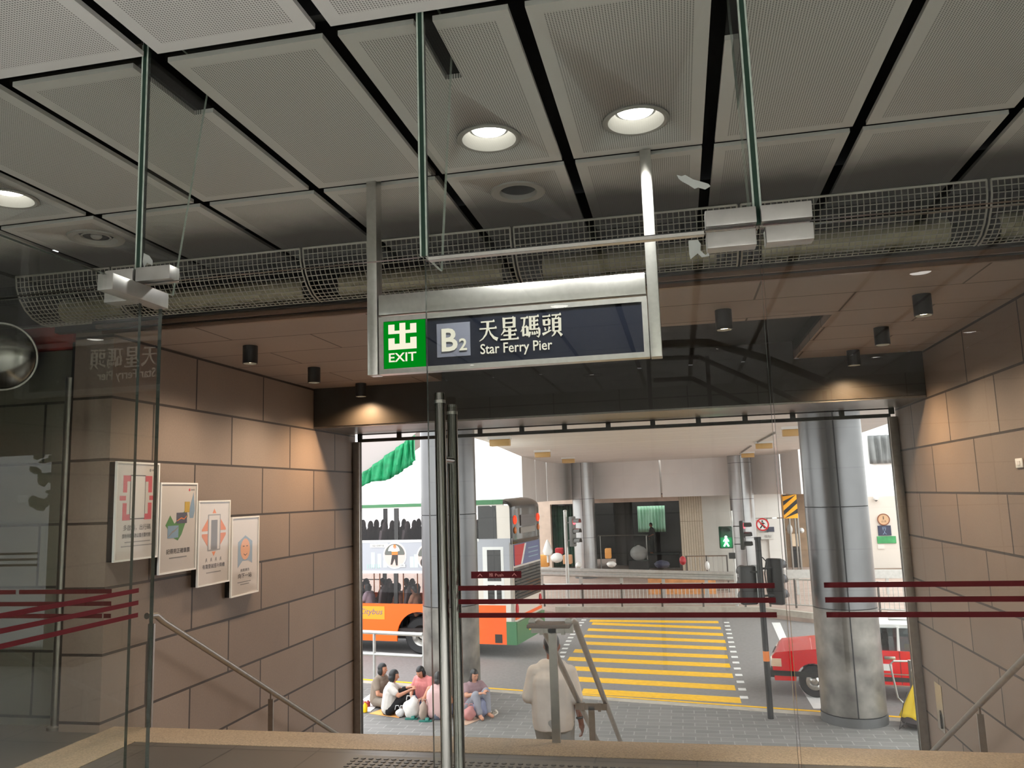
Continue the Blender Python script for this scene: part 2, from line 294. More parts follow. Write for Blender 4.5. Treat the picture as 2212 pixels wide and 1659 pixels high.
for i in range(-12, 8):
    for j in range(-8, 2):
        x0, x1, y0, y1 = GX+PX*i+.03, GX+PX*(i+1)-.03, GY+PY*j+.03, min(GY+PY*(j+1)-.03, 4.98)
        x0, x1 = max(x0, -8.28), min(x1, 5.78)
        if x1-x0 < .1 or (y0 < -2.3 and x0 < -6.2): continue
        z = CZ
        if j < -1:
            hs = [(hx, hy) for hx, hy in DL_BACK if x0 < hx < x1 and y0 < hy < y1]
            if not hs: back.bb(x0, x1, y0, y1, z, z+.02)
            else:
                p = B().bb(x0, x1, y0, y1, z, z+.02).build('ceiling_panel', M_plain); cut(p, B().cyl((*hs[0], z-.1), (*hs[0], z+.1), .152, n=32)); p.parent = ceil
            continue
        pts = [(x0, y0), (x1, y0), (x1, y1), (x0, y1)]
        if j == 0 and i == -4: pts = [(x0, y0), (x1-.09, y0), (x1-.09, 2.93), (x1, 2.93), (x1, y1), (x0, y1)]
        if j == 0 and i == -2: pts = [(x0, y0), (-.835, y0), (-.835, 2.93), (-.765, 2.93), (-.765, y0), (x1, y0), (x1, y1), (x0, y1)]
        if j == 0 and i == 0: pts = [(x0+.055, y0), (x1, y0), (x1, y1), (x0, y1), (x0, 2.93), (x0+.055, 2.93)]
        cx, cy = (x0+x1)/2, (y0+y1)/2
        b = B().prism([(x-cx, y-cy, 0) for x, y in pts], (0, 0, .02))
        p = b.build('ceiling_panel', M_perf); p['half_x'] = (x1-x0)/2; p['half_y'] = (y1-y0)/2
        for hx, hy in holes:
            if x0 < hx < x1 and y0 < hy < y1: cut(p, B().cyl((hx-cx, hy-cy, -.1), (hx-cx, hy-cy, .1), .152 if (hx, hy) not in DL_OFF else .125, n=40))
        p.location = (cx, cy, z); p.parent = ceil
back.build('ceiling_panel', M_plain, ceil)
# ---------------------------------------------------------------- glass wall and doors
def pane(name, x0, x1, z0, z1, parent, t=.015, y=DY):
    b = B().bb(x0, x1, y-t/2, y+t/2, z0, z1)
    for f in b.bm.faces: f.material_index = 0 if abs(f.normal.y) > .9 else 1
    b.bm.normal_update()
    for f in b.bm.faces: f.material_index = 0 if abs(f.normal.y) > .9 else 1
    return b.build(name, [M_pane_dusty, M_edge], parent)
def fin(x, parent):
    t = .009
    b = B().prism([(x-t/2, DY+.01, HEAD+.012), (x-t/2, DY+.20, HEAD+.012), (x-t/2, DY+.42, 3.45), (x-t/2, DY+.01, 3.45)], (t, 0, 0))
    b.bm.normal_update()
    for f in b.bm.faces: f.material_index = 0 if abs(f.normal.x) > .9 else 1
    b.build('glass_fin', [M_glass, M_edge_pale], parent)
    for dx, w_, m in ((0, .0075, M_edge_green), (-.0105, .003, M_edge_pale), (.0105, .003, M_edge_pale)): B().bb(x+dx-w_, x+dx+w_, DY-.0085, DY+.0085, HEAD+.008, 3.45).build('joint_strip', m, parent)
def stripes(parent, x0, x1, y=DY-.0085, gaps=None):
    for k, z in enumerate((1.315, 1.2735, 1.232)):
        b = B()
        seg = [(x0, x1)]
        if gaps and k in gaps: seg = [(x0, gaps[k][0]), (gaps[k][1], x1)]
        for a, c in seg: b.bb(a, c, y-.0006, y+.0006, z-.0075, z+.0075)
        b.build('red_stripe', M_red, parent)
FIN = (-1.89, -.80, .285)
edges = (-5.2, -1.89, -.80, .285, 3.4)
wins = []
for k in range(4):
    w = holder('window_%d' % (k+1), ((edges[k]+edges[k+1])/2, DY, HEAD)); wins.append(w)
    pane('transom_pane', edges[k]+.0145, edges[k+1]-.0145, HEAD+.006, CZ+.15, w)
    B().bb(edges[k]+.01, edges[k+1]-.01, DY-.02, DY+.02, CZ+.06, CZ+.2).build('head_channel', M_black, w)
for x, k in zip(FIN, (1, 2, 3)): fin(x, wins[k])
def patch(parent, x0, x1, z0, z1, y0=DY-.03, y1=DY+.03): return B().bb(x0, x1, y0, y1, z0, z1, 0, .003).build('patch_fitting', M_satin, parent)
patch(wins[2], .125, .279, HEAD+.008, HEAD+.06); patch(wins[3], .292, .442, HEAD+.008, HEAD+.06)
patch(wins[1], -1.884, -1.745, HEAD+.008, HEAD+.06); patch(wins[0], -2.01, -1.895, HEAD+.008, HEAD+.06)
w5 = holder('window_5', (-3.5, DY, 0)); pane('side_pane', -5.2, -1.882, .01, HEAD-.006, w5); stripes(w5, -5.2, -1.95, gaps={0: (-2.34, -2.325), 2: (-1.985, -1.978)})
patch(w5, -2.01, -1.905, HEAD-.06, HEAD-.008)
w6 = holder('window_6', (1.8, DY, 0)); pane('side_pane', .289, 3.4, .01, HEAD-.006, w6); stripes(w6, .388, 3.4); patch(w6, .302, .442, HEAD-.06, HEAD-.008)
for x in (-5.2, 3.4): struct(B().bb(x-.03, x+.03, DY-.06, DY+.06, 0, 3.6).build('trim_post', M_steel_dull))
# wall pieces that carry the glass line to the hall's side walls
struct(B().bb(-8.3, -5.23, DY-.08, DY+.08, 0, 3.6).build('wall_glass_left', M_stone_f)); struct(B().bb(3.43, 5.8, DY-.08, DY+.08, 0, 3.6).build('wall_glass_right', M_stone_f))
# closed leaf
d2 = holder('door_2', (-.25, DY, 0)); pane('door_pane', -.797, .281, .012, HEAD-.008, d2); stripes(d2, -.705, .252)
patch(d2, .125, .274, HEAD-.062, HEAD-.01); B().bb(-.785, .12, DY-.004, DY+.02, HEAD-.008, HEAD+.004).build('head_seal', M_steel, d2)
patch(d2, .125, .274, .012, .09)
def pull(parent, x, y0, y1, vert=lambda x, y, z: (x, y, z), z1=(1.928, 1.905)):
    for y, zt in ((y0, z1[0]), (y1, z1[1])):
        h = B().cyl(vert(x, y, .12), vert(x, y, zt), .0175, n=20).cyl(vert(x, y, zt), vert(x, y, zt+.003), .016, n=20).build('pull_handle', M_chrome, parent)
        B().cyl(vert(x, y, zt-.02), vert(x, y, zt-.03), .0182, n=20).build('end_ring', M_steel, h)
    B().cyl(vert(x, y0, 1.72), vert(x, y1, 1.72), .012, n=12).cyl(vert(x, y0, .35), vert(x, y1, .35), .012, n=12).build('standoff', M_chrome, parent)
pull(d2, -.735, DY-.07, DY+.07)
pp = at(1018, 1247, Y=DY-.009); pl = B().bb(pp.x, pp.x+.161, DY-.0105, DY-.008, 1.345, 1.366).build('push_label', M_red, d2)
M_lab = mat('label_print', s(176, 120, 116), .5)
text('push_lettering', '推 Push', (pp.x+.058, DY-.0106, 1.3495), (1, 0, 0), (0, 0, 1), .046, .0115, M_lab, pl, .0003)
for dx in (.021, .131):
    B().prism([(pp.x+dx, DY-.0112, 1.351), (pp.x+dx+.008, DY-.0112, 1.360), (pp.x+dx+.016, DY-.0112, 1.351), (pp.x+dx+.0135, DY-.0112, 1.351), (pp.x+dx+.008, DY-.0112, 1.357), (pp.x+dx+.0025, DY-.0112, 1.351)], (0, .0004, 0)).build('push_arrow', M_lab, pl)
# opened leaf, swung towards the hall about its pivot
d1 = holder('door_1', (-1.87, DY, 0))
b = B().bb(-1.878, -1.863, 1.52, 2.60, .012, HEAD-.012); b.bm.normal_update()
for f in b.bm.faces: f.material_index = 0 if abs(f.normal.x) > .9 else 1
b.build('door_pane', [M_pane_dusty, M_edge], d1)
B().bb(-1.90, -1.84, 2.30, 2.605, HEAD-.066, HEAD-.008, 0, .003).build('patch_fitting', M_satin, d1); B().bb(-1.90, -1.84, 2.30, 2.605, .012, .09, 0, .003).build('patch_fitting', M_satin, d1)
for z in (1.315, 1.2735, 1.232): B().bb(-1.8622, -1.861, 1.52, 2.515, z-.0075, z+.0075).build('red_stripe', M_red, d1)
for dx in (.07, -.07):
    B().cyl((-1.87+dx, 1.585, .12), (-1.87+dx, 1.585, 1.92), .0175, n=20).build('pull_handle', M_chrome, d1)
# torn tape left on the panes
M_tape = mat('torn_tape', s(168, 172, 168), .6)
def scrap(px, parent, outline, k=.00145):
    o = at(*px, Y=DY-.0085)
    B().prism([(o.x+x*k, DY-.0085, o.z-y*k) for x, y in outline], (0, -.0006, 0)).build('torn_tape', M_tape, parent)
scrap((1462, 378), wins[2], [(0, 0), (10, 4), (18, 2), (34, 14), (48, 20), (66, 28), (70, 34), (58, 40), (44, 34), (36, 36), (24, 26), (10, 16), (4, 10)])
scrap((1487, 520), d2, [(0, 0), (20, 0), (26, 10), (24, 24), (34, 36), (40, 30), (42, 38), (26, 40), (18, 30), (2, 42), (0, 30)])
scrap((300, 548), wins[1], [(14, 0), (30, 8), (40, 22), (40, 34), (24, 26), (16, 40), (12, 22)])
# ---------------------------------------------------------------- hall fittings
M_lamp = emit('lamp_disc', (1, .97, .9), 14); M_flange = mat('lamp_flange', s(150, 148, 143), .6); M_cup = mat('lamp_cup', s(60, 59, 56), .4)
def downlight(x, y, label, group=None, watts=DOWN_W, CZ=CZ, dz=.018):
    t = thing('downlight', label, 'ceiling light', (x, y, CZ), group)
    B().lathe([(.150, .0), (.152, -.006), (.140, -.012), (.128, -.008), (.105, .03), (.095, .045), (.10, .05), (.15, .02)], (x, y, CZ), 40, loop=True).build('flange', M_flange, t)
    B().lathe([(.097, .044), (.088, .10), (.075, .13), (.0, .135)], (x, y, CZ), 32).build('reflector', M_cup, t)
    B().lathe([(.0, .052), (.06, .053), (.080, .058), (.084, .066)], (x, y, CZ-dz), 32).build('lens', M_lamp, t)
    light('downlight_lamp', 'AREA', (x, y, CZ+.046-dz), watts, (1, .99, .97), (x, y, 0), .12).data.spread = math.radians(125)
    return t
for (x, y), l in zip(DL_LIT, ('round lit ceiling downlight just left of the brightest one, above the exit sign', 'brightest round ceiling downlight glaring above the right end of the exit sign', 'round lit ceiling downlight at the left edge of the photo')): downlight(x, y, l, 'lit round ceiling downlights')
for k, (x, y) in enumerate(DL_BACK): downlight(x, y, 'round lit ceiling downlight behind the viewer, mirrored in the glass or added unseen for fill', 'hall downlights reflected in the glass or added for fill', BACK_W, CZ, .045)
t = thing('downlight', 'unlit ceiling downlight with a black opening between duct and lit lamps', 'ceiling light', (-.79, 4.2, CZ))
B().lathe([(.155, 0), (.15, -.008), (.105, -.006), (.100, .02), (.155, .02)], (-.79, 4.2, CZ), 40, loop=True).build('flange', M_flange, t)
B().lathe([(.101, .018), (.09, .10), (0, .11)], (-.79, 4.2, CZ), 32).build('reflector', M_black, t)
B().ell((-.79, 4.2, CZ+.07), (.03, .03, .02)).build('sensor', M_rub, t)
t = thing('ceiling_speaker', 'round ringed unlit ceiling fitting at far left before the mesh duct', 'ceiling fitting', (-3.49, 4.2, CZ))
B().lathe([(.165, 0), (.16, -.01), (.125, -.008), (.10, .02), (.165, .02)], (-3.49, 4.2, CZ), 40, loop=True).build('flange', M_flange, t)
B().lathe([(.10, .02), (.06, .045), (.0, .05)], (-3.49, 4.2, CZ), 32).build('cone', M_black, t)
B().lathe([(.075, .006), (.082, .0), (.088, .006), (.08, .012)], (-3.49, 4.2, CZ), 32, loop=True).build('ring', M_flange, t)
B().ell((-3.49, 4.2, CZ+.012), (.035, .035, .02)).build('centre_cap', M_flange, t)
# wire mesh guards with pale drums behind, along the head of the doorway
M_wire = mat('galvanised_wire', s(176, 172, 162), .45, .3); M_drum = mat('drum_casing', s(176, 170, 144), .4, .3, .08, 4)
mx = (-4.62, -3.83, -2.38, -.945, .44, 1.80, 3.0)
for k in range(6):
    a, e = mx[k]+.012, mx[k+1]-.012
    pos = ('short end piece above the mirror at far left', 'above the left posters, left of the hanging sign', 'ending at the left post of the hanging sign', 'directly above the hanging exit sign', 'right of the hanging sign, behind the hinge fittings', 'rightmost, at the right edge of the photo')[k]
    t = thing('mesh_guard', 'curved wire mesh guard, ' + pos, 'mesh guard', ((a+e)/2, 5.0, 3.0), 'wire mesh guards over the doorway')
    arc = lambda th, r=.30: (5.06-r*math.sin(th), CZ-.005-r*math.cos(th))     # th 0 = bottom, 90 = ceiling side
    m = B(); n = 9; ths = [math.radians(q) for q in (-30, -10, 8, 25, 42, 58, 74, 90)]
    N = int((e-a)/.034)
    for i in range(1, N):
        x = a+(e-a)*i/N; m.tube([(x, *arc(q)) for q in ths], .0034, 4)
    for q in range(-30, 91, 7): m.tube([(a, *arc(math.radians(q))), (e, *arc(math.radians(q)))], .0034, 4)
    m.build('wire_mesh', M_wire, t)
    f = B()
    for x in (a, e): f.tube([(x, *arc(q)) for q in ths], .006, 6)
    for q in (90, -30): f.tube([(a, *arc(math.radians(q))), (e, *arc(math.radians(q)))], .008, 6)
    f.build('frame', M_wire, t)
    if k < 4 or 1:
        x0, x1 = (a+.13, e-.12)
        B().cyl((x0, 5.11, 3.09), (x1, 5.11, 3.09), .085, n=24).build('drum', M_drum, t)
        for q in (x0-.05, x1): B().cyl((q, 5.11, 3.09), (q+.05, 5.11, 3.09), .07, n=24).build('drum_end', M_black, t)
# hanging exit sign
SY = 3.87
sg = thing('exit_sign', 'black hanging exit sign with green square and white Chinese lettering, on two steel posts', 'sign', (-.79, SY, 2.24))
for x in (-1.516, -.074): B().bb(x-.0275, x+.0275, SY-.04, SY+.04, 2.236, CZ+.3, 0, .003).build('post', M_steel, sg)
B().bb(-1.482, -.108, SY-.035, SY+.035, 2.548, 2.655, 0, .003).build('top_box', M_steel, sg)
fr = B(); x0, x1, z0, z1, w = -1.484, -.106, 2.238, 2.538, .026
for a in ([(x0, z0), (x1, z0), (x1-w, z0+w), (x0+w, z0+w)], [(x0, z1), (x0+w, z1-w), (x1-w, z1-w), (x1, z1)], [(x0, z0), (x0+w, z0+w), (x0+w, z1-w), (x0, z1)], [(x1, z0), (x1, z1), (x1-w, z1-w), (x1-w, z0+w)]):
    b4 = [(p[0], SY-.03, p[1]) for p in a]; fr.prism(b4, (0, .06, 0))
fr.build('frame', M_steel, sg)
FY = SY-.024
face = B().bb(x0+w, x1-w, FY, SY+.02, z0+w, z1-w).build('face', mat('sign_navy_black', s(12, 14, 20), .3, spec=.05), sg)
M_green = emit('sign_green', s(0, 128, 24), 1.05); M_cream = emit('sign_cream', s(255, 248, 222), .95)
B().bb(x0+w+.001, -1.232, FY-.002, FY+.001, z0+w+.001, z1-w-.001).build('green_square', M_green, sg)
def rects(name, rs, ox, oz, k, m, parent, y=FY-.0035, kz=None):
    b = B()
    for a, c, d, e in rs: b.bb(ox+a*k, ox+c*k, y, y+.0013, oz+d*(kz or k), oz+e*(kz or k))
    return b.build(name, m, parent)
# the way-out character as bold blocks
rects('exit_symbol', [(0, 10, 0, 2.2), (0, 2.2, 2.2, 4.4), (7.8, 10, 2.2, 4.4), (4, 6.1, 2.2, 10), (0, 10, 6.0, 7.2), (0, 2.2, 7.2, 9.6), (7.8, 10, 7.2, 9.6), (2.4, 4, 4.1, 5.0), (6.1, 7.6, 4.1, 5.0)][0:7], -1.432, 2.362, .0152, M_cream, sg, kz=.0138)
text('exit_lettering', 'EXIT', (-1.430, FY-.0025, 2.298), (1, 0, 0), (0, 0, 1), .148, .046, M_cream, sg, bold=.012)
B().bb(-1.172, -.996, FY-.002, FY+.001, 2.306, 2.480).build('grey_square', mat('sign_grey', s(66, 68, 77), .4), sg)
M_let = emit('sign_lettering', s(255, 250, 228), .85)
text('exit_letter', 'B', (-1.146, FY-.0035, 2.334), (1, 0, 0), (0, 0, 1), .084, .118, M_let, sg, bold=.022)
text('exit_number', '2', (-1.054, FY-.0035, 2.334), (1, 0, 0), (0, 0, 1), .041, .062, M_let, sg, bold=.018)
text('pier_lettering', 'Star Ferry Pier', (-.944, FY-.0025, 2.291), (1, 0, 0), (0, 0, 1), .366, .068, M_let, sg, bold=.008)
# brush-like strokes of the four characters on a 100 unit square: (points, start width, end width)
HAN = {
'天': [('h', 14, 84, 86), ('h', 6, 94, 56), ('s', [(49, 84), (48, 58), (38, 30), (22, 12), (4, 2)], 11, 2), ('s', [(52, 56), (62, 32), (78, 14), (97, 5)], 3, 12)],
'星': [('v', 24, 96, 52, 8), ('v', 76, 96, 52, 9), ('h', 24, 76, 94), ('h', 24, 76, 74), ('h', 24, 76, 55), ('s', [(28, 48), (20, 34), (8, 22)], 9, 2), ('h', 22, 88, 38), ('h', 20, 82, 20), ('h', 4, 97, 2), ('v', 52, 48, 2, 9)],
'碼': [('h', 2, 40, 90), ('s', [(22, 90), (18, 62), (10, 42), (1, 30)], 8, 2), ('v', 13, 50, 10, 7), ('v', 34, 50, 10, 8), ('h', 13, 34, 50), ('h', 13, 34, 16), ('v', 50, 94, 36, 8), ('h', 50, 94, 93), ('h', 50, 90, 74), ('h', 50, 90, 56), ('h', 50, 96, 38), ('v', 69, 93, 38, 7), ('s', [(94, 38), (94, 14), (88, 2), (80, 8)], 8, 3), ('s', [(47, 28), (43, 10), (40, 4)], 8, 3), ('s', [(58, 28), (60, 14)], 4, 8), ('s', [(69, 28), (72, 14)], 4, 8), ('s', [(80, 30), (84, 17)], 4, 8)],
'頭': [('h', 4, 44, 90), ('h', 9, 38, 74), ('v', 11, 74, 52, 8), ('v', 37, 74, 52, 8), ('h', 9, 38, 53), ('s', [(14, 42), (18, 28)], 3, 7), ('s', [(38, 44), (32, 26)], 8, 3), ('s', [(2, 12), (22, 19), (46, 28)], 9, 3), ('h', 50, 97, 93), ('s', [(74, 92), (68, 78)], 8, 3), ('v', 57, 78, 22, 8), ('v', 89, 78, 22, 9), ('h', 57, 89, 77), ('h', 57, 89, 59), ('h', 57, 89, 41), ('h', 57, 89, 23), ('s', [(66, 20), (58, 8), (47, 1)], 8, 2), ('s', [(78, 20), (88, 12), (97, 2)], 4, 10)]}
def han(ch, ox, oz, k, kz, m, parent, y):
    b = B(); P = lambda x, z: (ox+x*k, y, oz+z*kz)
    for q in HAN[ch]:
        if q[0] == 'h':
            a, c, z = q[1:]; b.prism([P(a, z-3.2), P(c, z-3.2), P(c, z+3), P(c-4, z+9), P(c-10, z+3), P(a, z+3)], (0, .0013, 0))
        elif q[0] == 'v':
            x, za, zb, w = q[1:]; w *= 1.45; b.prism([P(x-w/2, zb), P(x+w/2, zb), P(x+w/2+1.5, za+1), P(x-w/2-1, za+3)], (0, .0013, 0))
        else:
            p, w0, w1 = q[1:]; w0 *= 1.35; w1 *= 1.35; L = []; R = []
            for i, (x, z) in enumerate(p):
                a = p[max(0, i-1)]; c = p[min(len(p)-1, i+1)]; dx, dz = c[0]-a[0], c[1]-a[1]; l = math.hypot(dx, dz); w = (w0+(w1-w0)*i/(len(p)-1))/2
                L.append(P(x-dz/l*w, z+dx/l*w)); R.append(P(x+dz/l*w, z-dx/l*w))
            for i in range(len(p)-1): b.prism([L[i], L[i+1], R[i+1], R[i]], (0, .0013, 0))
    b.build('han_character', m, parent)
for i, ch in enumerate('天星碼頭'): han(ch, -.952+i*.1085, 2.372, .00101, .00116, M_let, sg, FY-.0035)
# black cylinder spotlights over the stairs
M_warm = emit('warm_lamp', (1, .8, .52), 16)
def spot(x, y, label, n):
    t = thing('cylinder_spotlight', label, 'spotlight', (x, y, 2.93), 'black cylinder spotlights on the stair soffit')
    B().lathe([(.0, 0), (.062, 0), (.062, -.15), (.054, -.152), (.05, -.135)], (x, y, 2.93), 28).build('housing', M_black, t)
    B().lathe([(.052, -.135), (.045, -.125), (0, -.12)], (x, y, 2.93), 24).build('lamp', M_warm, t)
    light('spotlight_lamp', 'SPOT', (x, y, 2.772), SPOT_W*(2 if y > 8 else 1), (1, .80, .60) if y < 8 else (1, .66, .38), (x, y, 0), .05, 150, .9)
spot(-3.515, 6.1, 'black cylinder spotlight on left side of the stair soffit, nearest the mesh guard', 0); spot(-3.525, 7.34, 'black cylinder spotlight in the middle of the left row above the stairs', 1); spot(-3.53, 8.56, 'black cylinder spotlight deepest in the left row, close to the dark beam', 2)
spot(.393, 6.09, 'single black cylinder spotlight right of the exit sign, mid soffit', 3); spot(1.775, 6.08, 'black cylinder spotlight highest in the right row, below the reflected lamp', 4); spot(1.775, 7.27, 'large black cylinder spotlight in the middle of the right row', 5); spot(1.775, 8.43, 'black cylinder spotlight deepest in the right row above the warm glow on the beam', 6)
# roller shutter edge in the doorway to the street
sh = thing('roller_shutter', 'raised black slotted roller shutter bottom along the doorway head to the street', 'shutter', (-.85, 9.9, 2.36))
B().bb(XL+.08, XR-.08, 9.87, 9.93, 2.355, 2.395).build('bottom_bar', M_black, sh); B().bb(XL+.08, XR-.08, 9.885, 9.915, 2.448, 2.462).build('middle_bar', M_black, sh)
for i in range(13):
    x = XL+.1+i*.545; B().bb(x-.03, x+.03, 9.885, 9.915, 2.39, 2.56).build('link', M_black, sh)
B().bb(XL+.05, XR-.05, 9.86, 9.98, 2.535, 2.70).build('housing', M_steel_dull, sh)
# ---------------------------------------------------------------- posters on the left stair wall
M_paper = mat('poster_paper', s(214, 205, 196), .35, coat=.25); M_pink = mat('poster_red', s(214, 82, 92), .5); M_ink = mat('poster_ink', s(62, 56, 54), .6); M_grey = mat('poster_grey', s(146, 142, 138), .5); M_oran = mat('poster_orange', s(232, 128, 56), .5); M_pgreen = mat('poster_green', s(92, 142, 78), .5); M_pblue = mat('poster_blue', s(138, 164, 186), .5)
UY, UZ = Vector((0, 1, 0)), Vector((0, 0, 1))
M_cover = glass('poster_cover', (.97, .97, .97), 1.45, .05)
def poster(y0, y1, z0, z1, label):
    t = thing('framed_poster', label, 'poster', (XL, (y0+y1)/2, z0), 'framed posters stepping down the left stair wall')
    f = B(); w = .014; xa, xb = XL+.05, XL+.068; B().bb(XL+.001, XL+.0495, y0+.004, y1-.004, z0+.004, z1-.004).build('backing_box', M_black, t)
    for a in ((y0, y1, z0, z0+w), (y0, y1, z1-w, z1), (y0, y0+w, z0+w, z1-w), (y1-w, y1, z0+w, z1-w)): f.bb(xa, xb, *a, 0)
    f.build('frame', M_white, t)
    p = B().bb(xa, XL+.060, y0+w, y1-w, z0+w, z1-w).build('sheet', M_paper, t)
    B().bb(XL+.0645, XL+.066, y0+w, y1-w, z0+w, z1-w).build('cover', M_cover, t)
    return t, p
def flat(name, pts, m, parent, y0, z0, lift=.0):
    """outline in metres from the poster's lower left"""
    return B().prism([(XL+.0605+lift, y0+a, z0+b) for a, b in pts], (.0006, 0, 0)).build(name, m, parent)
def rr(a, b, c, d): return [(a, c), (b, c), (b, d), (a, d)]
def disc(cx, cy, rx, ry, n=24, a0=0, a1=360): return [(cx+rx*math.cos(math.radians(a0+(a1-a0)*i/n)), cy+ry*math.sin(math.radians(a0+(a1-a0)*i/n))) for i in range(n+(a1-a0 < 360))]
def words_(body, y, z, w, h, parent, m=M_ink, bold=0): text('lettering', body, (XL+.0605, y, z), UY, UZ, w, h, m, parent, .0004, bold)
# 1 phone with red corners
y0, z0 = 5.29, 1.20; t, p = poster(y0, y0+.51, z0, z0+.75, 'framed white poster with a phone between red brackets, topmost and leftmost of the four')
for sx_ in (0, 1):
    for sz_ in (0, 1):
        q = [(.09, .0), (.0, .0), (.0, .13), (.045, .13), (.045, .045), (.09, .045)]
        flat('red_bracket', [((.085+a) if not sx_ else (.425-a), (.305+b) if not sz_ else (.645-b)) for a, b in q], M_pink, p, y0, z0)
for a in (.05, .395): flat('red_dash', rr(a, a+.07, .455, .49), M_pink, p, y0, z0)
flat('phone', rr(.165, .345, .31, .65), M_ink, p, y0, z0); flat('phone_screen', rr(.172, .338, .318, .642), mat('phone_screen', s(222, 216, 210), .4), p, y0, z0, .0008)
words_('多啟炳，出行碼', y0+.10, z0+.225, .32, .045, p, bold=.004); words_('部份列車票改以電子票代替', y0+.09, z0+.17, .33, .034, p, bold=.004)
for k, (a, c, zz) in enumerate(((.12, .42, .135), (.08, .45, .105))): flat('small_print', rr(a, c, zz, zz+.008), M_grey, p, y0, z0)
flat('maker_mark', disc(.40, .69, .012, .012), M_grey, p, y0, z0); flat('maker_name', rr(.42, .475, .684, .698), M_grey, p, y0, z0)
# 2 cards
y0, z0 = 5.82, 1.055; t, p = poster(y0, y0+.51, z0, z0+.74, 'framed pinkish poster with a green map shape and ticket cards, second from the top')
flat('green_leaf', [(.08, .39), (.14, .47), (.2, .40), (.36, .52), (.38, .46), (.30, .31), (.25, .26), (.20, .28)], M_pgreen, p, y0, z0)
flat('ticket', rr(.11, .255, .285, .385), M_pblue, p, y0, z0, .0008); flat('ticket', rr(.225, .37, .40, .49), mat('poster_navy', s(88, 86, 98), .5), p, y0, z0, .0008); flat('ticket', rr(.335, .405, .49, .58), mat('poster_gold', s(206, 170, 66), .5), p, y0, z0, .0008)
flat('card_stroke', [(.23, .425), (.29, .45), (.33, .44), (.365, .465), (.365, .455), (.33, .43), (.29, .44), (.23, .418)], M_oran, p, y0, z0, .0016); flat('card_stroke', [(.12, .30), (.17, .34), (.20, .35), (.25, .375), (.25, .366), (.20, .335), (.17, .325), (.125, .295)], M_grey, p, y0, z0, .0016)
flat('pale_map', [(.40, .50), (.46, .66), (.48, .50), (.46, .44), (.41, .44)], M_pblue, p, y0, z0, .0002)
words_('記得用正確車票', y0+.10, z0+.155, .32, .042, p, bold=.004); flat('small_print', rr(.14, .38, .118, .127), M_grey, p, y0, z0)
flat('maker_mark', disc(.40, .68, .012, .012), M_pink, p, y0, z0); flat('maker_name', rr(.42, .475, .674, .687), M_grey, p, y0, z0)
# 3 lift
y0, z0 = 6.355, .896; t, p = poster(y0, y0+.505, z0, z0+.745, 'framed poster with a grey lift between orange arrows, third from the top')
for sgn in (-1, 1):
    flat('orange_arrow', [(.25+sgn*.09, .59), (.25+sgn*.19, .49), (.25+sgn*.19, .475), (.25+sgn*.09, .475)], M_oran, p, y0, z0); flat('orange_arrow', [(.25+sgn*.19, .45), (.25+sgn*.09, .45), (.25+sgn*.09, .33), (.25+sgn*.19, .43)], M_oran, p, y0, z0)
flat('lift_shaft', rr(.15, .35, .30, .62), M_grey, p, y0, z0, .0008); flat('lift_wall', rr(.165, .335, .31, .61), M_paper, p, y0, z0, .0012); flat('lift_door', rr(.20, .30, .31, .57), mat('poster_mid_grey', s(120, 116, 116), .5), p, y0, z0, .0016)
flat('orange_point', [(.22, .29), (.28, .29), (.25, .25)], M_oran, p, y0, z0); flat('orange_point', [(.22, .63), (.28, .63), (.25, .67)], M_oran, p, y0, z0)
for k in range(4): flat('walking_figure', [(.12+k*.075, .20), (.13+k*.075, .235), (.145+k*.075, .24), (.15+k*.075, .20), (.138+k*.075, .215)], M_grey, p, y0, z0)
words_('有需要就搭升降機', y0+.08, z0+.145, .35, .04, p, bold=.004); flat('small_print', rr(.14, .37, .105, .114), M_grey, p, y0, z0)
# 4 blue arch
y0, z0 = 6.89, .74; t, p = poster(y0, y0+.50, z0, z0+.74, 'framed poster with an orange oval on a blue arch, lowest of the four')
flat('blue_arch', [(.12, .26), (.12, .50), (.25, .56), (.38, .50), (.38, .29), (.31, .32), (.20, .32)], M_pblue, p, y0, z0); flat('orange_oval', disc(.25, .43, .085, .10), mat('poster_peach', s(238, 168, 116), .5), p, y0, z0, .0008)
flat('eye_line', rr(.205, .235, .455, .462), M_ink, p, y0, z0, .0016); flat('eye_line', rr(.265, .295, .455, .462), M_ink, p, y0, z0, .0016); flat('smile', [(.22, .39), (.25, .375), (.285, .39), (.285, .385), (.25, .367), (.22, .384)], M_ink, p, y0, z0, .0016)
words_('向下一站', y0+.13, z0+.16, .24, .045, p, bold=.004); words_('商業廣告', y0+.17, z0+.22, .16, .028, p); flat('small_print', rr(.12, .36, .12, .128), M_grey, p, y0, z0); flat('small_print', rr(.17, .33, .098, .106), M_grey, p, y0, z0)
# ---------------------------------------------------------------- handrails on the stairs
SLOPE = -RI/TR
def nose(y): return max(-2.6, min(0, SLOPE*(y-5.42)))
def side_rail(x, sgn, label):
    t = thing('handrail', label, 'handrail', (x, 5.45, 0))
    top = .80; ys, ye = 5.46, 10.35
    B().tube([(x, ys-.05, top), (x, ys+.06, top-.01)] + [(x, y, top+SLOPE*(y-5.48)) for y in (5.6, 7, 8.4, 9.7)] , .0235, 12).build('rail', M_steel_dull, t)
    for y in (5.47, 7.28, 9.1):
        zb = -RI*math.ceil((y-5.42)/TR) if y > 5.42 else 0; zt = top+SLOPE*(y-5.48)-.02
        p = B().bb(x-.025, x+.025, y-.009, y+.009, zb, zt-.05, 0).build('post', M_steel_dull, t); B().cyl((x, y, zt-.055), (x, y, zt), .01, n=10).build('saddle', M_steel_dull, p)
side_rail(-3.93, 1, 'steel handrail descending along the left stair wall under the posters'); side_rail(XR-.27, -1, 'steel handrail descending along the right stair wall')
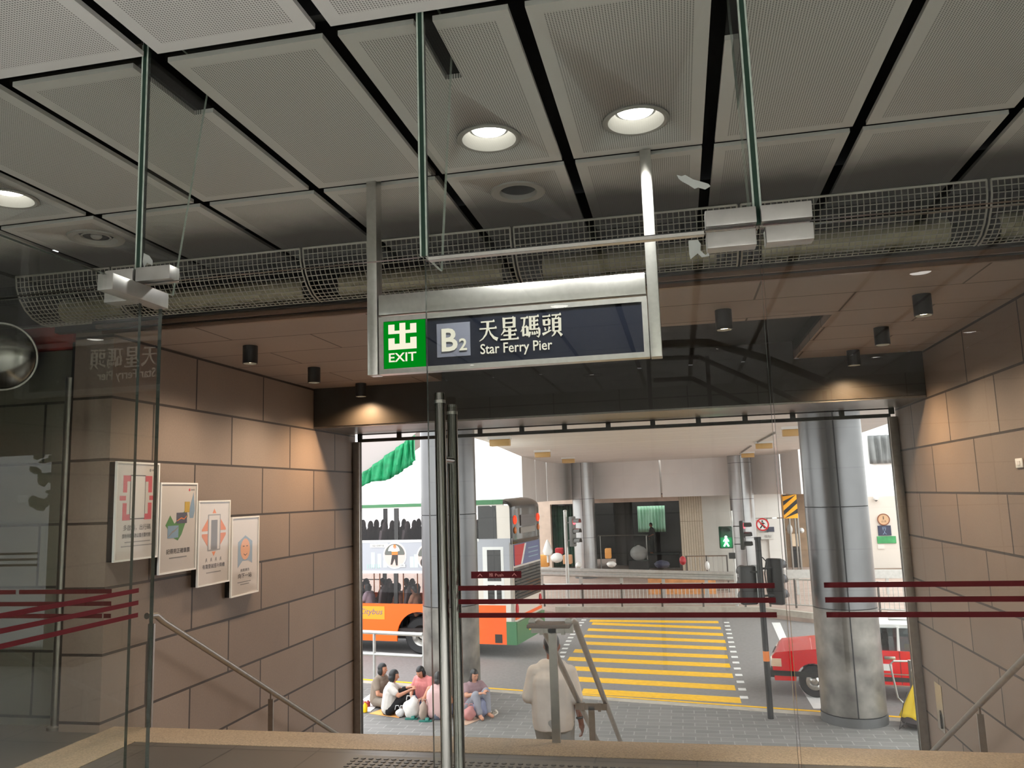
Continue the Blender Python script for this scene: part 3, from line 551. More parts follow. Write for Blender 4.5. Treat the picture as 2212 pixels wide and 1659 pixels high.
t = thing('handrail', 'double steel handrail on T-shaped posts down the middle of the stairs', 'handrail', (-.885, 5.385, 0))
cxr = -.885
for dx in (-.12, .12): B().tube([(cxr+dx, 5.30, .775), (cxr+dx, 5.42, .772)] + [(cxr+dx, y, .80+SLOPE*(y-5.48)) for y in (5.62, 7, 8.4, 9.6)], .0235, 12).build('rail', M_steel_dull, t)
for y in (5.385, 7.35, 9.2):
    zb = 0 if y < 5.42 else -RI*math.ceil((y-5.42)/TR); zt = min(.775, .80+SLOPE*(y-5.48))-.024
    p = B().bb(cxr-.027, cxr+.027, y-.012, y+.012, zb, zt-.03, 0).build('post', M_steel_dull, t)
    B().bb(cxr-.14, cxr+.14, y-.012, y+.012, zt-.06, zt-.004, 0).build('crossbar', M_steel_dull, p)
    B().bb(cxr-.085, cxr-.06, y-.02, y+.02, zt-.07, zt).bb(cxr+.06, cxr+.085, y-.02, y+.02, zt-.07, zt).build('bracket', M_steel_dull, p)
B().bb(cxr-.145, cxr+.135, 5.24, 5.40, .742, .765, 0, .004).build('braille_plate', mat('plate_brown', s(66, 54, 46), .5), t)
# ---------------------------------------------------------------- small things in the hall and on the walls
ts = thing('tactile_strip', 'dark tactile paving strip with round studs before the stair edge', 'tactile paving', (-1.1, 4.7, 0))
B().bb(-2.12, .02, 4.40, 5.0, 0, .004).build('tile', mat('tactile_tile', s(96, 92, 84), .5), ts)
sb = B()
for i in range(42):
    for j in range(11):
        sb.lathe([(.0175, .003), (.0155, .0085), (0, .009)], (-2.085+i*.05, 4.44+j*.05 + .0, 0), 10)
stuff(sb.build('studs', mat('tactile_stud', s(58, 55, 50), .4), ts))
c = at(2, 770, Y=5.1)
cm = thing('convex_mirror', 'round convex safety mirror high on the far left wall behind the glass', 'mirror', tuple(c)); q = Vector((.45, -1, -.25)).to_track_quat('Z', 'Y').to_matrix()
B().lathe([(0, .09), (.08, .083), (.16, .06), (.23, .02), (.25, 0)], c, 40, rot=q).build('mirror_dome', M_chrome, cm)
B().lathe([(.245, -.02), (.262, -.01), (.262, .012), (.25, .012)], c, 40, rot=q, loop=True).build('rim', M_steel_dull, cm); B().cyl(c, (c.x, 5.42, c.z), .02).build('bracket', M_steel_dull, cm)
B().bb(-5.3, -4.64, 5.38, 5.42, 2.86, 3.05).build('red_panel', mat('red_enamel', s(120, 38, 30), .5)).name = 'red_sign'
tag(bpy.data.objects['red_sign'], 'dark red sign on the wall behind the convex mirror', 'sign')
dp = thing('wall_pipe', 'vertical steel pipe standing against the wall left of the posters', 'pipe', (-4.60, 5.34, 0))
B().cyl((-4.62, 5.35, .0), (-4.62, 5.35, 2.62), .035, n=20).build('pipe', M_steel_dull, dp); B().bb(-4.60, -4.545, 5.33, 5.42, 0, 2.9).build('recess_shade', M_beam, dp); B().lathe([(.035, 0), (.06, 0), (.06, .02), (.035, .03)], (-4.62, 5.35, 0), 20).build('floor_collar', M_steel_dull, dp)  # dark strip beside the pipe paints in the shade of the wall recess
fp = thing('access_plate', 'narrow pale steel plate with a keyhole low on the right stair wall', 'access plate', (XR, 9.1, -.55))
p0 = at(2029, 1479, X=XR); p1 = at(2042, 1580, X=XR)
B().bb(XR-.006, XR-.001, p1.y-.02, p0.y+.16, p1.z-.02, p0.z).build('plate', M_steel, fp); B().cyl((XR-.012, p1.y+.08, p1.z+.16), (XR-.005, p1.y+.08, p1.z+.16), .025, n=16).bb(XR-.02, XR-.006, p1.y+.055, p1.y+.07, p1.z+.01, p1.z+.15).build('key_cover', M_black, fp)
p0 = at(2205, 1000, X=XR); sw = thing('wall_switch', 'small pale switch plate at the right edge of the right stair wall', 'switch', (XR, p0.y, p0.z))
B().bb(XR-.012, XR-.001, p0.y-.05, p0.y+.07, p0.z-.035, p0.z+.035, 0, .004).build('plate', M_white, sw); B().bb(XR-.016, XR-.012, p0.y-.02, p0.y+.03, p0.z-.015, p0.z+.015).build('rocker', M_paper, sw)

# ---------------------------------------------------------------- behind the viewer: what the glass mirrors
w7 = holder('window_7', (-7.5, -2.45, .18)); b = B().bb(-8.3, -6.57, -2.458, -2.442, .18, 2.2); b.build('window_pane', M_glass, w7)
for z in (1.15, 1.09, 1.03): B().bb(-8.2, -6.72, -2.44, -2.436, z-.012, z+.012).build('red_stripe', M_red, w7)
tr = thing('street_tree', 'leafy tree outside the far window, seen only mirrored in the left glass', 'tree', (-8.6, -6.2, 0)); rnd = random.Random(3)
B().cyl((-8.6, -6.2, 0), (-8.5, -6.2, 2.2), .10, .06, n=10).build('trunk', mat('bark', s(70, 58, 46), .9), tr); lf = B()
for k in range(420):
    a, r_, z = rnd.uniform(0, 2*PI), rnd.random()**.5*1.3, rnd.uniform(1.5, 3.4); lf.ell((-8.5+r_*math.cos(a), -6.2+r_*math.sin(a), z), (.10, .10, .03), n=6, rot=Matrix.Rotation(rnd.uniform(0, 3), 3, 'X') @ Matrix.Rotation(a, 3, 'Z'))
stuff(lf.build('foliage', mat('leaf_green', s(60, 84, 50), .7, 0, .3, 3), tr))
bl = thing('balustrade', 'stair balustrade of the hall behind the viewer, seen only mirrored in the door glass', 'balustrade', (.8, -2.6, 0))
yv = -2.6; kv = (5.0-yv)/12
def vr(px, py): p = at(px, py, Y=12); return Vector((p.x*kv, yv, 1.6+(p.z-1.6)*kv))
for pts, r_ in (([(1395, 745), (1530, 740), (1655, 775), (1890, 868)], .035), ([(1400, 776), (1510, 772), (1655, 835), (1760, 885)], .022), ([(1412, 822), (1495, 818), (1700, 915)], .022)): B().tube([vr(*q) for q in pts], r_, 10).build('rail', M_rub, bl)
for px in (1400, 1527, 1660, 1780):
    p = vr(px, 770 if px < 1600 else 770+(px-1600)*.42); B().cyl((p.x, yv, 0), p, .02, n=10).build('post', M_rub, bl)
# ---------------------------------------------------------------- the street
RZ = GZ-.06
def kerb(x): return 16.87-.2*x
g = B(); K = 26
g.prism([(-K, 9.95, GZ), (K, 9.95, GZ), (K, kerb(K), GZ), (-K, kerb(-K), GZ)], (0, 0, -.3))
struct(g.build('ground_pavement', M_pave))
kb = B(); kb.prism([(-K, kerb(-K)-.22, GZ+.004), (K, kerb(K)-.22, GZ+.004), (K, kerb(K)+.01, GZ+.004), (-K, kerb(-K)+.01, GZ+.004)], (0, 0, -.3)); struct(kb.build('kerb_near', M_concrete))
struct(B().bb(-60, 60, 10.5, 70, RZ-.3, RZ).build('road', M_asph))
# far kerb, low parapet and the ground behind it
fk = [at(1135, 1318, Z=RZ), at(1200, 1330, Z=RZ), at(1640, 1332, Z=RZ), at(1755, 1346, Z=RZ), at(1975, 1352, Z=RZ)]
fk = [Vector((-40, 31.0, RZ))] + fk + [Vector((40, 22, RZ))]
struct(B().prism([(p.x, p.y, RZ) for p in fk] + [(40, 75, RZ), (-40, 75, RZ)], (0, 0, .12)).build('ground_far', mat('far_ground', s(158, 138, 126), .8, 0, .15, 2)))
pa = B()
for a, b_ in zip(fk[2:5], fk[3:6]):
    pa.prism([(a.x, a.y+.02, RZ), (b_.x, b_.y+.02, RZ), (b_.x, b_.y+.25, RZ), (a.x, a.y+.25, RZ)], (0, 0, .30))
struct(pa.build('wall_parapet', M_concrete))
# crossing
cg = 'yellow stripes of the crossing'
ends = [((1274, 1341), (1552, 1344)), ((1279, 1347), (1557, 1357)), ((1270, 1360), (1562, 1371)), ((1262, 1374), (1567, 1386)), ((1258, 1389), (1569, 1401)), ((1240, 1406), (1572, 1419)), ((1228, 1423), (1577, 1438)), ((1240, 1444), (1583, 1460)), ((1247, 1467), (1588, 1486)), ((1258, 1493), (1600, 1513))]
WORDS = ['farthest', 'second farthest', 'third farthest', 'fourth farthest', 'fifth from the far side', 'fifth from the near side', 'fourth nearest', 'third nearest', 'second nearest', 'nearest']
for (l, r), w in zip(ends, WORDS):
    a, b_ = at(*l, Z=RZ), at(*r, Z=RZ); d = .23
    o = B().prism([(a.x, a.y-d, RZ), (b_.x, b_.y-d, RZ), (b_.x, b_.y+d, RZ), (a.x, a.y+d, RZ)], (0, 0, .004)).build('crossing_stripe', M_yel); tag(o, w + ' yellow stripe of the pedestrian crossing on the grey road', 'road marking', cg)
def stud(p, lab, grp): tag(B().box((p.x, p.y, RZ+.004), (.16, .20, .008)).build('road_stud', M_wline), lab, 'road marking', grp)
for k in range(15):
    f = k/14; q = at(1570+f*39, 1345, Z=RZ).lerp(at(1609, 1507, Z=RZ), f); q.x = 1.19-.17*f; stud(q, 'small white square stud in the row along the right ends of the yellow stripes', 'white studs right of the crossing')
    q2 = at(1277, 1334, Z=RZ).lerp(at(1222, 1440, Z=RZ), f*.99); q2.x -= .18+.12*math.sin(f*3); stud(q2, 'small white square stud in the row along the left ends of the yellow stripes', 'white studs left of the crossing')
for k, dd in enumerate((.13, .34)):
    o = B().prism([(-K, kerb(-K)+dd-.05, RZ), (K, kerb(K)+dd-.05, RZ), (K, kerb(K)+dd+.05, RZ), (-K, kerb(-K)+dd+.05, RZ)], (0, 0, .004)).build('kerb_line', M_yel)
    tag(o, ('inner', 'outer')[k] + ' of the double yellow lines, ' + ('next to the near kerb', 'away from the near kerb'), 'road marking') if 0 else tag(o, ('thin yellow line hugging the near kerb edge', 'second thin yellow line, farther out from the near kerb')[k], 'road marking')
o = B().prism([at(1667, 1345, Z=RZ), at(1690, 1397, Z=RZ), at(1707, 1405, Z=RZ), at(1701, 1382, Z=RZ), at(1685, 1345, Z=RZ)], (0, 0, .004)).build('lane_arrow', M_wline); tag(o, 'white arrow-shaped lane marking on the road beyond the red taxi', 'road marking')
a, b_ = at(1742, 1480, Z=RZ), at(1775, 1531, Z=RZ)
o = B().prism([(a.x-.15, a.y, RZ), (a.x+.15, a.y, RZ), (b_.x+.15, b_.y, RZ), (b_.x-.15, b_.y, RZ)], (0, 0, .002)).build('stop_line', M_wline); tag(o, 'white stop line under the front of the red taxi', 'road marking')
a, b_ = at(778, 1407, Z=RZ), at(925, 1417, Z=RZ)
o = B().prism([(a.x, a.y-.08, RZ), (b_.x, b_.y-.08, RZ), (b_.x, b_.y+.08, RZ), (a.x, a.y+.08, RZ)], (0, 0, .004)).build('lane_line', M_wline); tag(o, 'white lane line on the road in front of the bus', 'road marking')
M_pinkc_ = mat('sky_block_concrete', s(190, 176, 166), .8)
# bridge over the road: soffit, fascia, lights
sz = 3.1
outl = [(-4.9, 10.0), (-5.2, 21.4), (-6.05, 30.9), (-6.2, 37.7), (-5.45, 41.4), (-.93, 40.6), (2.43, 40.0), (4.6, 39.0), (4.85, 34.8), (5.4, 28), (5.0, 10.0)]  # near end, out of view, drawn out to the building to shade the columns
M_sf = stone('bridge_soffit_boards', s(234, 232, 230), s(229, 227, 225), s(172, 168, 165), 60, 1.1, 'X', -36, 0, 'Y', .012, .6, .1, 0, .03, 4)
struct(B().prism([(x, y, sz) for x, y in outl], (0, 0, .6)).build('ceiling_bridge', M_sf))
fa = B(); seq = outl[2:9]; fz = 1.27
for si_, ((xa, ya), (xb, yb)) in enumerate(zip(seq, seq[1:])):
    n = max(1, round(math.hypot(xb-xa, yb-ya)/3.4)); dx, dy = (xb-xa)/n, (yb-ya)/n; L = math.hypot(dx, dy); nx, ny = dy/L, -dx/L
    if nx*(0-xa)+ny*(28-ya) > 0: nx, ny = -nx, -ny
    for i in range(n):
        e = .012; p = (xa+dx*(i+e), ya+dy*(i+e)); q = (xa+dx*(i+1-e), ya+dy*(i+1-e))
        fa.prism([(p[0], p[1], fz), (q[0], q[1], fz), (q[0]+nx*.15, q[1]+ny*.15, fz), (p[0]+nx*.15, p[1]+ny*.15, fz)], (0, 0, sz-fz))
    if not si_: continue
    ex, ey = (xb-xa)*.02, (yb-ya)*.02; fa.prism([(xa+ex+nx*.12, ya+ey+ny*.12, fz+.03), (xb-ex+nx*.12, yb-ey+ny*.12, fz+.03), (xb-ex+nx*.3, yb-ey+ny*.3, fz+.03), (xa+ex+nx*.3, ya+ey+ny*.3, fz+.03)], (0, 0, sz-fz-.05), 1)
struct(fa.build('trim_fascia', [M_panel, M_joint]))
struct(B().bb(-5.6, 7.5, 41.75, 46.5, 1.45, 3.7).build('ceiling_sky_block', M_pinkc_))  # unseen slab added behind the fascia to block sky light on the walls
M_amber = mat('amber_lens', s(204, 168, 110), .4)
for k, (px, py) in enumerate(((1080, 952), (1172, 979), (1228, 993), (1713, 930), (1650, 960), (1615, 981))):
    p = at(px, py, Z=sz-.1); lab = ('amber box light under the bridge, nearest of the left row', 'amber box light under the bridge, middle of the left row', 'amber box light under the bridge, farthest of the left row by the column', 'amber box light under the bridge, nearest of the right row by the big column', 'amber box light under the bridge, middle of the right row', 'amber box light under the bridge, farthest of the right row')[k]
    t = thing('bulkhead_light', lab, 'bridge light', (p.x, p.y, sz), 'amber box lights under the bridge')
    B().bb(p.x-.29, p.x+.29, p.y-.14, p.y+.14, sz-.07, sz).build('base', M_white, t); B().bb(p.x-.26, p.x+.26, p.y-.12, p.y+.12, sz-.24, sz-.07, 0, .02).build('lens', M_amber, t)
q = [at(1713, 930, Z=sz-.03), at(1650, 960, Z=sz-.03), at(1615, 981, Z=sz-.03)]
for k in (0, 1):
    u_ = (q[k+1]-q[k]); a, b_ = q[k]+u_*.10+Vector((-.37, 0, 0)), q[k]+u_*.90+Vector((-.37, 0, 0)); tag(B().tube([(a.x, a.y, sz-.03), (b_.x, b_.y, sz-.03)], .025, 6).build('conduit', M_steel_dull), ('thin conduit between the nearest and middle amber lights of the right row', 'thin conduit between the middle and farthest amber lights of the right row')[k], 'conduit')
# columns
M_stain_shaded = mat('stained_shaded_cladding', (.21, .195, .175), .45, .6, .55, 2.2)  # stains, over the same shade-darkened tone as the near cladding
def column(x, y, r, z1, joints, label, lo=M_clad, cuts=(-90,), grp=None, hi=M_clad):
    t = thing('clad_column', label, 'column', (x, y, GZ), grp)
    zs = [GZ+.16]+joints+[z1]
    for i, (a, b_) in enumerate(zip(zs, zs[1:])):
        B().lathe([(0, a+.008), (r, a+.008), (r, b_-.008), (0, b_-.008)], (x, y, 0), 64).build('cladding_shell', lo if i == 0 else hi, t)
    j = B().lathe([(r-.01, GZ), (r-.01, z1)], (x, y, 0), 48)
    j.build('joint_core', M_joint, t)
    for c in cuts:
        th = math.radians(c); B().bb(-.012, .012, -r-.002, -r+.03, GZ+.17, z1).bm.transform(Matrix())
        m = B().bb(-.011, .011, r-.03, r+.003, GZ+.17, z1-.01); m.bm.transform(Matrix.Translation((x, y, 0)) @ Matrix.Rotation(th-PI/2, 4, 'Z')); m.build('vertical_joint', M_joint, t)
    B().lathe([(0, GZ), (r+.012, GZ), (r+.012, GZ+.15), (0, GZ+.15)], (x, y, 0), 64).build('plinth_ring', mat('column_plinth', s(104, 104, 104), .5, .5), t)
    return t
def jz(px, py, y): return at(px, py, Y=y).z
column(2.82, 15.98, .555, sz+.3, [jz(1850, 1318, 15.45), jz(1815, 1095, 15.45)], 'big round metal-clad column on the right with stained lower panels, beside the red taxi', M_stain_shaded, (-93, 30), None, M_clad_shaded)
column(-4.97, 16.95, .60, sz+.3, [jz(985, 1313, 16.35), jz(985, 1112, 16.35)], 'big round metal-clad column on the left behind the sitting women and door handles', M_stain_shaded, (-60, 90), None, M_clad_shaded)
for px, yy, lab in ((1261, 40.2, 'slim distant round clad column left of the dark opening, behind the red traffic signal'), (1604, 38.9, 'slim distant round clad column right of centre, behind the green walking signal')):
    p = at(px, 1100, Y=yy); column(p.x, yy, .55, sz, [jz(px, 1162, yy-.5), jz(px, 1078, yy-.5)] + ([jz(px, 999, yy-.5)] if 1 else []), lab, M_clad, (-90, 20))
# building under the bridge: frame, openings, dark room
Yb = 42.2
def far(px0, px1, py0, py1, y=Yb, d=.3, b=None, mi=0):
    """box on the plane Y=y filling a photo rectangle, d deep"""
    a, c = at(px0, py1, Y=y), at(px1, py0, Y=y); return (b or B()).bb(a.x, c.x, y, y+d, a.z, c.z, mi)
M_pinkc = mat('pinkish_concrete', s(206, 184, 168), .8, 0, .1, 3); M_ribs = stone('ribbed_concrete', s(200, 186, 164), s(192, 178, 158), s(140, 126, 106), .12, 9, 'X', 0, 0, 'Z', .012, .8, .3, 0, .1, 10)
struct(far(1120, 1482, 1066, 1092, d=.5).build('trim_lintel', M_pinkc))
struct(far(1157, 1188, 1090, 1262, d=.6).build('wall_pier_pink', M_pinkc)); struct(far(1477, 1514, 1060, 1262, d=.8).build('wall_pier_ribbed', M_ribs))
struct(far(1514, 1592, 1056, 1262, d=.4).build('wall_grey_panel', mat('grey_wall', s(196, 194, 186), .6, 0, .05, 1)))
wr = far(1592, 1696, 1050, 1120, d=.3); far(1627, 1640, 1120, 1262, b=wr); far(1668, 1690, 1120, 1262, b=wr); far(1640, 1668, 1118, 1262, y=Yb+.15, b=wr); struct(wr.build('wall_white_panel', mat('white_wall', s(216, 212, 206), .6)))
br = B(); far(1690, 1760, 1050, 1262, y=Yb+2, b=br, mi=0); struct(br.build('wall_brown_tile', mat('brown_tiles', s(150, 124, 98), .5, 0, .2, 2)))
for k, px in enumerate((1694, 1702, 1715, 1727, 1733)):
    p = at(px, 1245, Y=Yb+.6); q = at(px, 1110, Y=Yb+.6); tag(B().cyl((p.x, p.y, RZ), (p.x, p.y, q.z), .05, n=10).build('steel_post', M_steel_dull), 'thin upright steel post before the brown tiled wall beside the big right column', 'post', 'thin posts by the brown tiled wall')
for k, (a, c, y0, y1) in enumerate(((1700, 1712, 1132, 1155), (1726, 1737, 1140, 1152))):
    p = at((a+c)/2, (y0+y1)/2, Y=Yb+1.2); tag(B().ell(p, ((c-a)*.0115, .2, (y1-y0)*.0115)).cyl((p.x, p.y, p.z), (p.x, Yb+2, p.z), .05, n=8).build('globe_lamp', M_white), ('pale globe lamp', 'smaller pale globe lamp')[k] + (' between the posts right of the prohibition sign', ' next to the edge of the big right column')[k], 'lamp')
p = at(1718, 1160, Y=Yb+1.9); tag(far(1712, 1724, 1153, 1180, y=Yb+1.85, d=.15).build('light_panel', mat('cream_panel', s(250, 226, 196), .5)), 'small cream panel on the brown tiled wall', 'panel')
tag(far(1715, 1727, 1182, 1232, y=Yb+1.85, d=.15).build('dark_grille', M_black), 'narrow dark grille under the cream panel on the brown tiled wall', 'grille')
# dark room behind the opening
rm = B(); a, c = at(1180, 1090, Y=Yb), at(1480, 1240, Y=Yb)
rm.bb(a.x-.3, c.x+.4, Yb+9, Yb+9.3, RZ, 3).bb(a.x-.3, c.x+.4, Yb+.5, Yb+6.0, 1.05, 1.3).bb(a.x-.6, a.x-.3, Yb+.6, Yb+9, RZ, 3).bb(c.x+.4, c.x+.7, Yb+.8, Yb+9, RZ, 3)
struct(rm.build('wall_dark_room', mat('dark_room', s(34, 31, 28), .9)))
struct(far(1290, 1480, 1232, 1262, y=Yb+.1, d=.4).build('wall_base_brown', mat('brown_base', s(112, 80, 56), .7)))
M_net = mat('green_net', s(20, 134, 84), .6, 0, .25, 4); M_dnet = mat('dark_green_curtain', s(40, 66, 52), .8, 0, .3, 3)
def curtain(name, px0, px1, py0, py1, y, m, label, fold=.06, nf=9):
    a, c = at(px0, py1, Y=y), at(px1, py0, Y=y)
    b = B().grid(lambda u, v: Vector((a.x+(c.x-a.x)*u, y+fold*math.sin(u*nf*2*PI)+fold*.5*math.sin(u*nf*5+v*3), a.z+(c.z-a.z)*v)), 60, 6)
    o = b.build(name, m, recalc=False); o.modifiers.new('thickness', 'SOLIDIFY').thickness = .03; return tag(o, label, 'netting')
curtain('dark_curtain', 1188, 1240, 1092, 1225, Yb+.5, M_dnet, 'dark green folded curtain in the left opening behind the traffic signal')
curtain('green_sheet', 1380, 1436, 1092, 1150, Yb+8.5, mat('green_sheet', s(160, 200, 172), .7), 'pale green sheet at the back of the dark opening behind the standing figure')  # green lightened to stand in for daylight coming through the sheet
p = at(1348, 1150, Y=Yb+5); tag(B().cyl((p.x, p.y, RZ), (p.x, p.y, 1.05), .55, n=32).build('inner_column', mat('dim_column', s(84, 80, 76), .6)), 'dim round column inside the dark opening', 'column')
p0, p1 = at(1292, 1157, Y=Yb+2), at(1400, 1156, Y=Yb+2); tag(B().tube([p0, p1], .035, 6).cyl((p0.x+.1, p0.y, RZ), (p0.x+.1, p0.y, p0.z), .03, n=8).cyl((p1.x-.1, p1.y, RZ), (p1.x-.1, p1.y, p1.z), .03, n=8).build('pipe_rail', M_steel_dull), 'thin horizontal rail crossing the dark opening', 'rail')
p = at(1380, 1195, Y=Yb+1.2); rs = thing('round_pale_bag', 'round pale bundle on the floor inside the dark opening', 'bundle', (p.x, p.y, p.z-.36))
B().ell(p, (.46, .35, .40)).build('bundle', mat('pale_bag', s(150, 150, 146), .7, 0, .12, 3), rs); B().ell((p.x, p.y, p.z+.38), (.12, .1, .08)).build('knot', M_steel_dull, rs); B().bb(p.x-.55, p.x+.5, p.y-.3, p.y+.3, RZ+.12, p.z-.37).build('pallet', M_black, rs)
p = at(1505, 1165, Y=Yb+.9)
# hoarding strip of wood behind the rail
p0, p1 = at(1400, 1264, Y=33.5), at(1545, 1246, Y=33.5); tag(B().bb(p0.x, p1.x, 33.5, 33.9, RZ+.12, p1.z).build('planter_boards', mat('orange_wood', s(214, 150, 92), .7, 0, .2, 5)), 'long orange wooden planter box behind the far white railing', 'planter')
# rails of the far side
def w_beam():
    t = thing('crash_barrier', 'long pale W-beam crash barrier running across behind the far railing', 'crash barrier', (-2, 31.2, RZ))
    A, E = at(1140, 1228, Y=31.6), at(1592, 1245, Y=30.6); A.x -= 3; 
    prof = [(.0, -.16), (-.05, -.12), (-.05, -.06), (0, -.02), (0, .02), (-.05, .06), (-.05, .12), (0, .16), (.01, .16), (-.03, .12), (-.03, .06), (.02, .02), (.02, -.02), (-.03, -.06), (-.03, -.12), (.01, -.16)]
    d = E-A; B().prism([(A.x, A.y+dy, A.z+dz) for dy, dz in prof], d).build('beam', M_galv, t)
    for k in range(7):
        p = A+d*(k+.3)/7; B().bb(p.x-.06, p.x+.06, p.y+.03, p.y+.15, RZ+.12, p.z+.1).build('post', M_galv, t)
w_beam()
A, E = at(1690, 1240, Y=33), at(1950, 1240, Y=33); o = B().prism([(A.x, A.y, A.z-.16), (A.x, A.y, A.z+.16), (A.x, A.y+.06, A.z+.16), (A.x, A.y+.06, A.z-.16)], E-A).bb(A.x+.5, A.x+.6, A.y+.06, A.y+.16, RZ+.1, A.z).bb(E.x-.6, E.x-.5, E.y+.06, E.y+.16, RZ+.1, A.z).build('crash_barrier', M_galv); tag(o, 'dark edged crash barrier behind the big right column', 'crash barrier')
def railing(A, E, z0, z1, label, sp=.14, posts=4, m=M_galv):
    t = thing('railing', label, 'railing', ((A.x+E.x)/2, (A.y+E.y)/2, z0)); d = Vector((E.x-A.x, E.y-A.y, 0)); n = int(d.length/sp)
    for z in (z0+.1, z1): B().tube([(A.x, A.y, z), (E.x, E.y, z)], .028, 6).build('rail', m, t)
    bars = B()
    for i in range(1, n):
        p = Vector((A.x, A.y, 0))+d*i/n; bars.cyl((p.x, p.y, z0+.1), (p.x, p.y, z1), .011, n=5)
    bars.build('bar_lattice', m, t)
    for i in range(posts+1):
        p = Vector((A.x, A.y, 0))+d*i/posts; B().bb(p.x-.03, p.x+.03, p.y-.03, p.y+.03, z0, z1+.02).build('post', mat('railing_post', s(96, 92, 88), .5, .4), t)
zt = RZ+.30
railing(Vector((fk[2].x-.4, fk[2].y+.15, 0)), Vector((fk[3].x-.4, fk[3].y+.15, 0)), zt, at(1400, 1262, Y=28.6).z, 'white barred pedestrian railing on the far parapet behind the crossing', .13, 5)
railing(Vector((fk[3].x+.4, fk[3].y+.15, 0)), Vector((fk[5].x, fk[5].y+.3, 0)), zt, at(1720, 1258, Y=27.4).z, 'white barred pedestrian railing on the far side behind the taxi and right column', .14, 5)
p0, p1 = at(1484, 1235, Y=34), at(1572, 1235, Y=34); railing(p0, p1, RZ+.12, at(1520, 1201, Y=34).z, 'grey crowd barrier behind the crash barrier near the green signal', .17, 2, M_steel_dull)
# ---------------------------------------------------------------- signals and signs
M_redl = emit('red_signal', (1, .06, .08), 6); M_grn = emit('green_signal', (.35, 1, .62), 9); M_sig = mat('signal_black', s(34, 34, 34), .5); M_hous = mat('signal_housing', s(110, 112, 110), .5)
def head(t, c, d, h=1.05, w=.30, lit=0, col=M_sig):
    """three lamp signal head facing direction d; returns nothing"""
    d = Vector((*d, 0)).normalized(); q = math.atan2(d.y, d.x)-PI/2; R = Matrix.Rotation(q, 4, 'Z')
    hd = B().box(c, (w, .14, h), 0, q, bev=.03).build('signal_head', col, t)
    for k, zz in enumerate((.34, 0, -.34)):
        p = Vector(c)+Vector((0, 0, zz*h/1.05)); f = p+d*.08
        B().cyl(f-d*.01, f+d*.012, .1, n=20).build('lamp_lens', M_redl if (k == 0 and lit) else M_black, hd)
        v = B(); vr = .115
        pr = [f+R @ Vector((vr*math.cos(a), 0, vr*math.sin(a))) for a in [math.radians(x) for x in range(-20, 201, 20)]]; pr2 = [f+R @ Vector(((vr-.012)*math.cos(a), 0, (vr-.012)*math.sin(a))) for a in [math.radians(x) for x in range(200, -21, -20)]]
        v.prism(pr+pr2, d*.24); v.build('visor', col, hd)
bA = at(1226, 1335, Z=RZ); yA = bA.y+1.2; bA = at(1229, 1315, Y=yA); tp = at(1222, 1104, Y=yA)
t = thing('traffic_signal', 'galvanised traffic signal post with three visors and a lit red lamp, near the bus rear', 'traffic light', (bA.x, yA, RZ))
B().cyl((bA.x, yA, RZ), (bA.x, yA, tp.z), .065, n=16).ell((bA.x, yA, tp.z), (.075, .075, .05)).build('post', M_galv, t)
c = at(1237, 1148, Y=yA-.05); head(t, (c.x, c.y, c.z), (.93, -.38), 1.08, .3, 1, M_hous); B().bb(bA.x, c.x, yA-.05, yA+.02, c.z+.3, c.z+.34).bb(bA.x, c.x, yA-.05, yA+.02, c.z-.34, c.z-.3).build('bracket', M_hous, t)
yB = 30.1; bB = at(1593, 1310, Y=yB); tB = at(1580, 1103, Y=yB)
t = thing('traffic_signal', 'signal post with a lit green walking man and a red-lit head, right of the crossing', 'traffic light', (bB.x, yB, RZ))
B().cyl((bB.x, yB, RZ), (bB.x, yB, tB.z), .055, n=16).build('post', M_galv, t); c = at(1604, 1156, Y=yB-.05); head(t, (c.x, c.y, c.z), (.95, -.3), 1.02, .28, 1)
B().bb(bB.x-.02, c.x, yB-.04, yB+.03, c.z+.3, c.z+.33).bb(bB.x-.02, c.x, yB-.04, yB+.03, c.z-.33, c.z-.3).build('bracket', M_sig, t)
a, b_ = at(1555, 1185, Y=yB-.2), at(1581, 1137, Y=yB-.2)
ph = B().bb(a.x, b_.x, yB-.2, yB-.04, a.z, b_.z, 0, .03).build('walk_signal', mat('signal_green_black', s(18, 60, 42), .4), t)
B().bb(a.x+.03, b_.x-.03, yB-.206, yB-.2, a.z+.03, (a.z+b_.z)/2).build('lower_aspect', mat('signal_deep_green', s(14, 112, 70), .3), ph)
cx, cz = (a.x+b_.x)/2, a.z+.24; k = .17
wm = B(); yy = yB-.213
wm.cyl((cx, yy, cz+.95*k), (cx, yy-.006, cz+.95*k), .27*k, n=14).prism([(cx-.3*k, yy, cz+.62*k), (cx+.32*k, yy, cz+.66*k), (cx+.62*k, yy, cz+.05*k), (cx+.42*k, yy, cz-.02*k), (cx+.24*k, yy, cz+.3*k), (cx+.22*k, yy, cz-.15*k), (cx+.62*k, yy, cz-.95*k), (cx+.3*k, yy, cz-1.02*k), (cx, yy, cz-.4*k), (cx-.32*k, yy, cz-1.02*k), (cx-.62*k, yy, cz-.92*k), (cx-.22*k, yy, cz-.15*k), (cx-.26*k, yy, cz+.3*k), (cx-.44*k, yy, cz), (cx-.62*k, yy, cz+.08*k)], (0, -.006, 0)); wm.build('walking_man', M_grn, ph)
B().grid(lambda u, v: Vector((cx+.17*math.cos(PI*u)*-1, yB-.2-.2*v, b_.z-.16+.15*math.sin(PI*u))), 12, 2).build('visor', M_sig, ph).modifiers.new('t', 'SOLIDIFY').thickness = .012
a, b_ = at(1575, 1207, Y=yB-.1), at(1588, 1194, Y=yB-.1); B().bb(a.x, b_.x, yB-.12, yB-.03, a.z, b_.z).build('push_box', M_sig, t)
light('walk_signal_glow', 'POINT', (cx, yB-.35, cz), 4, (.3, 1, .6), size=.05)
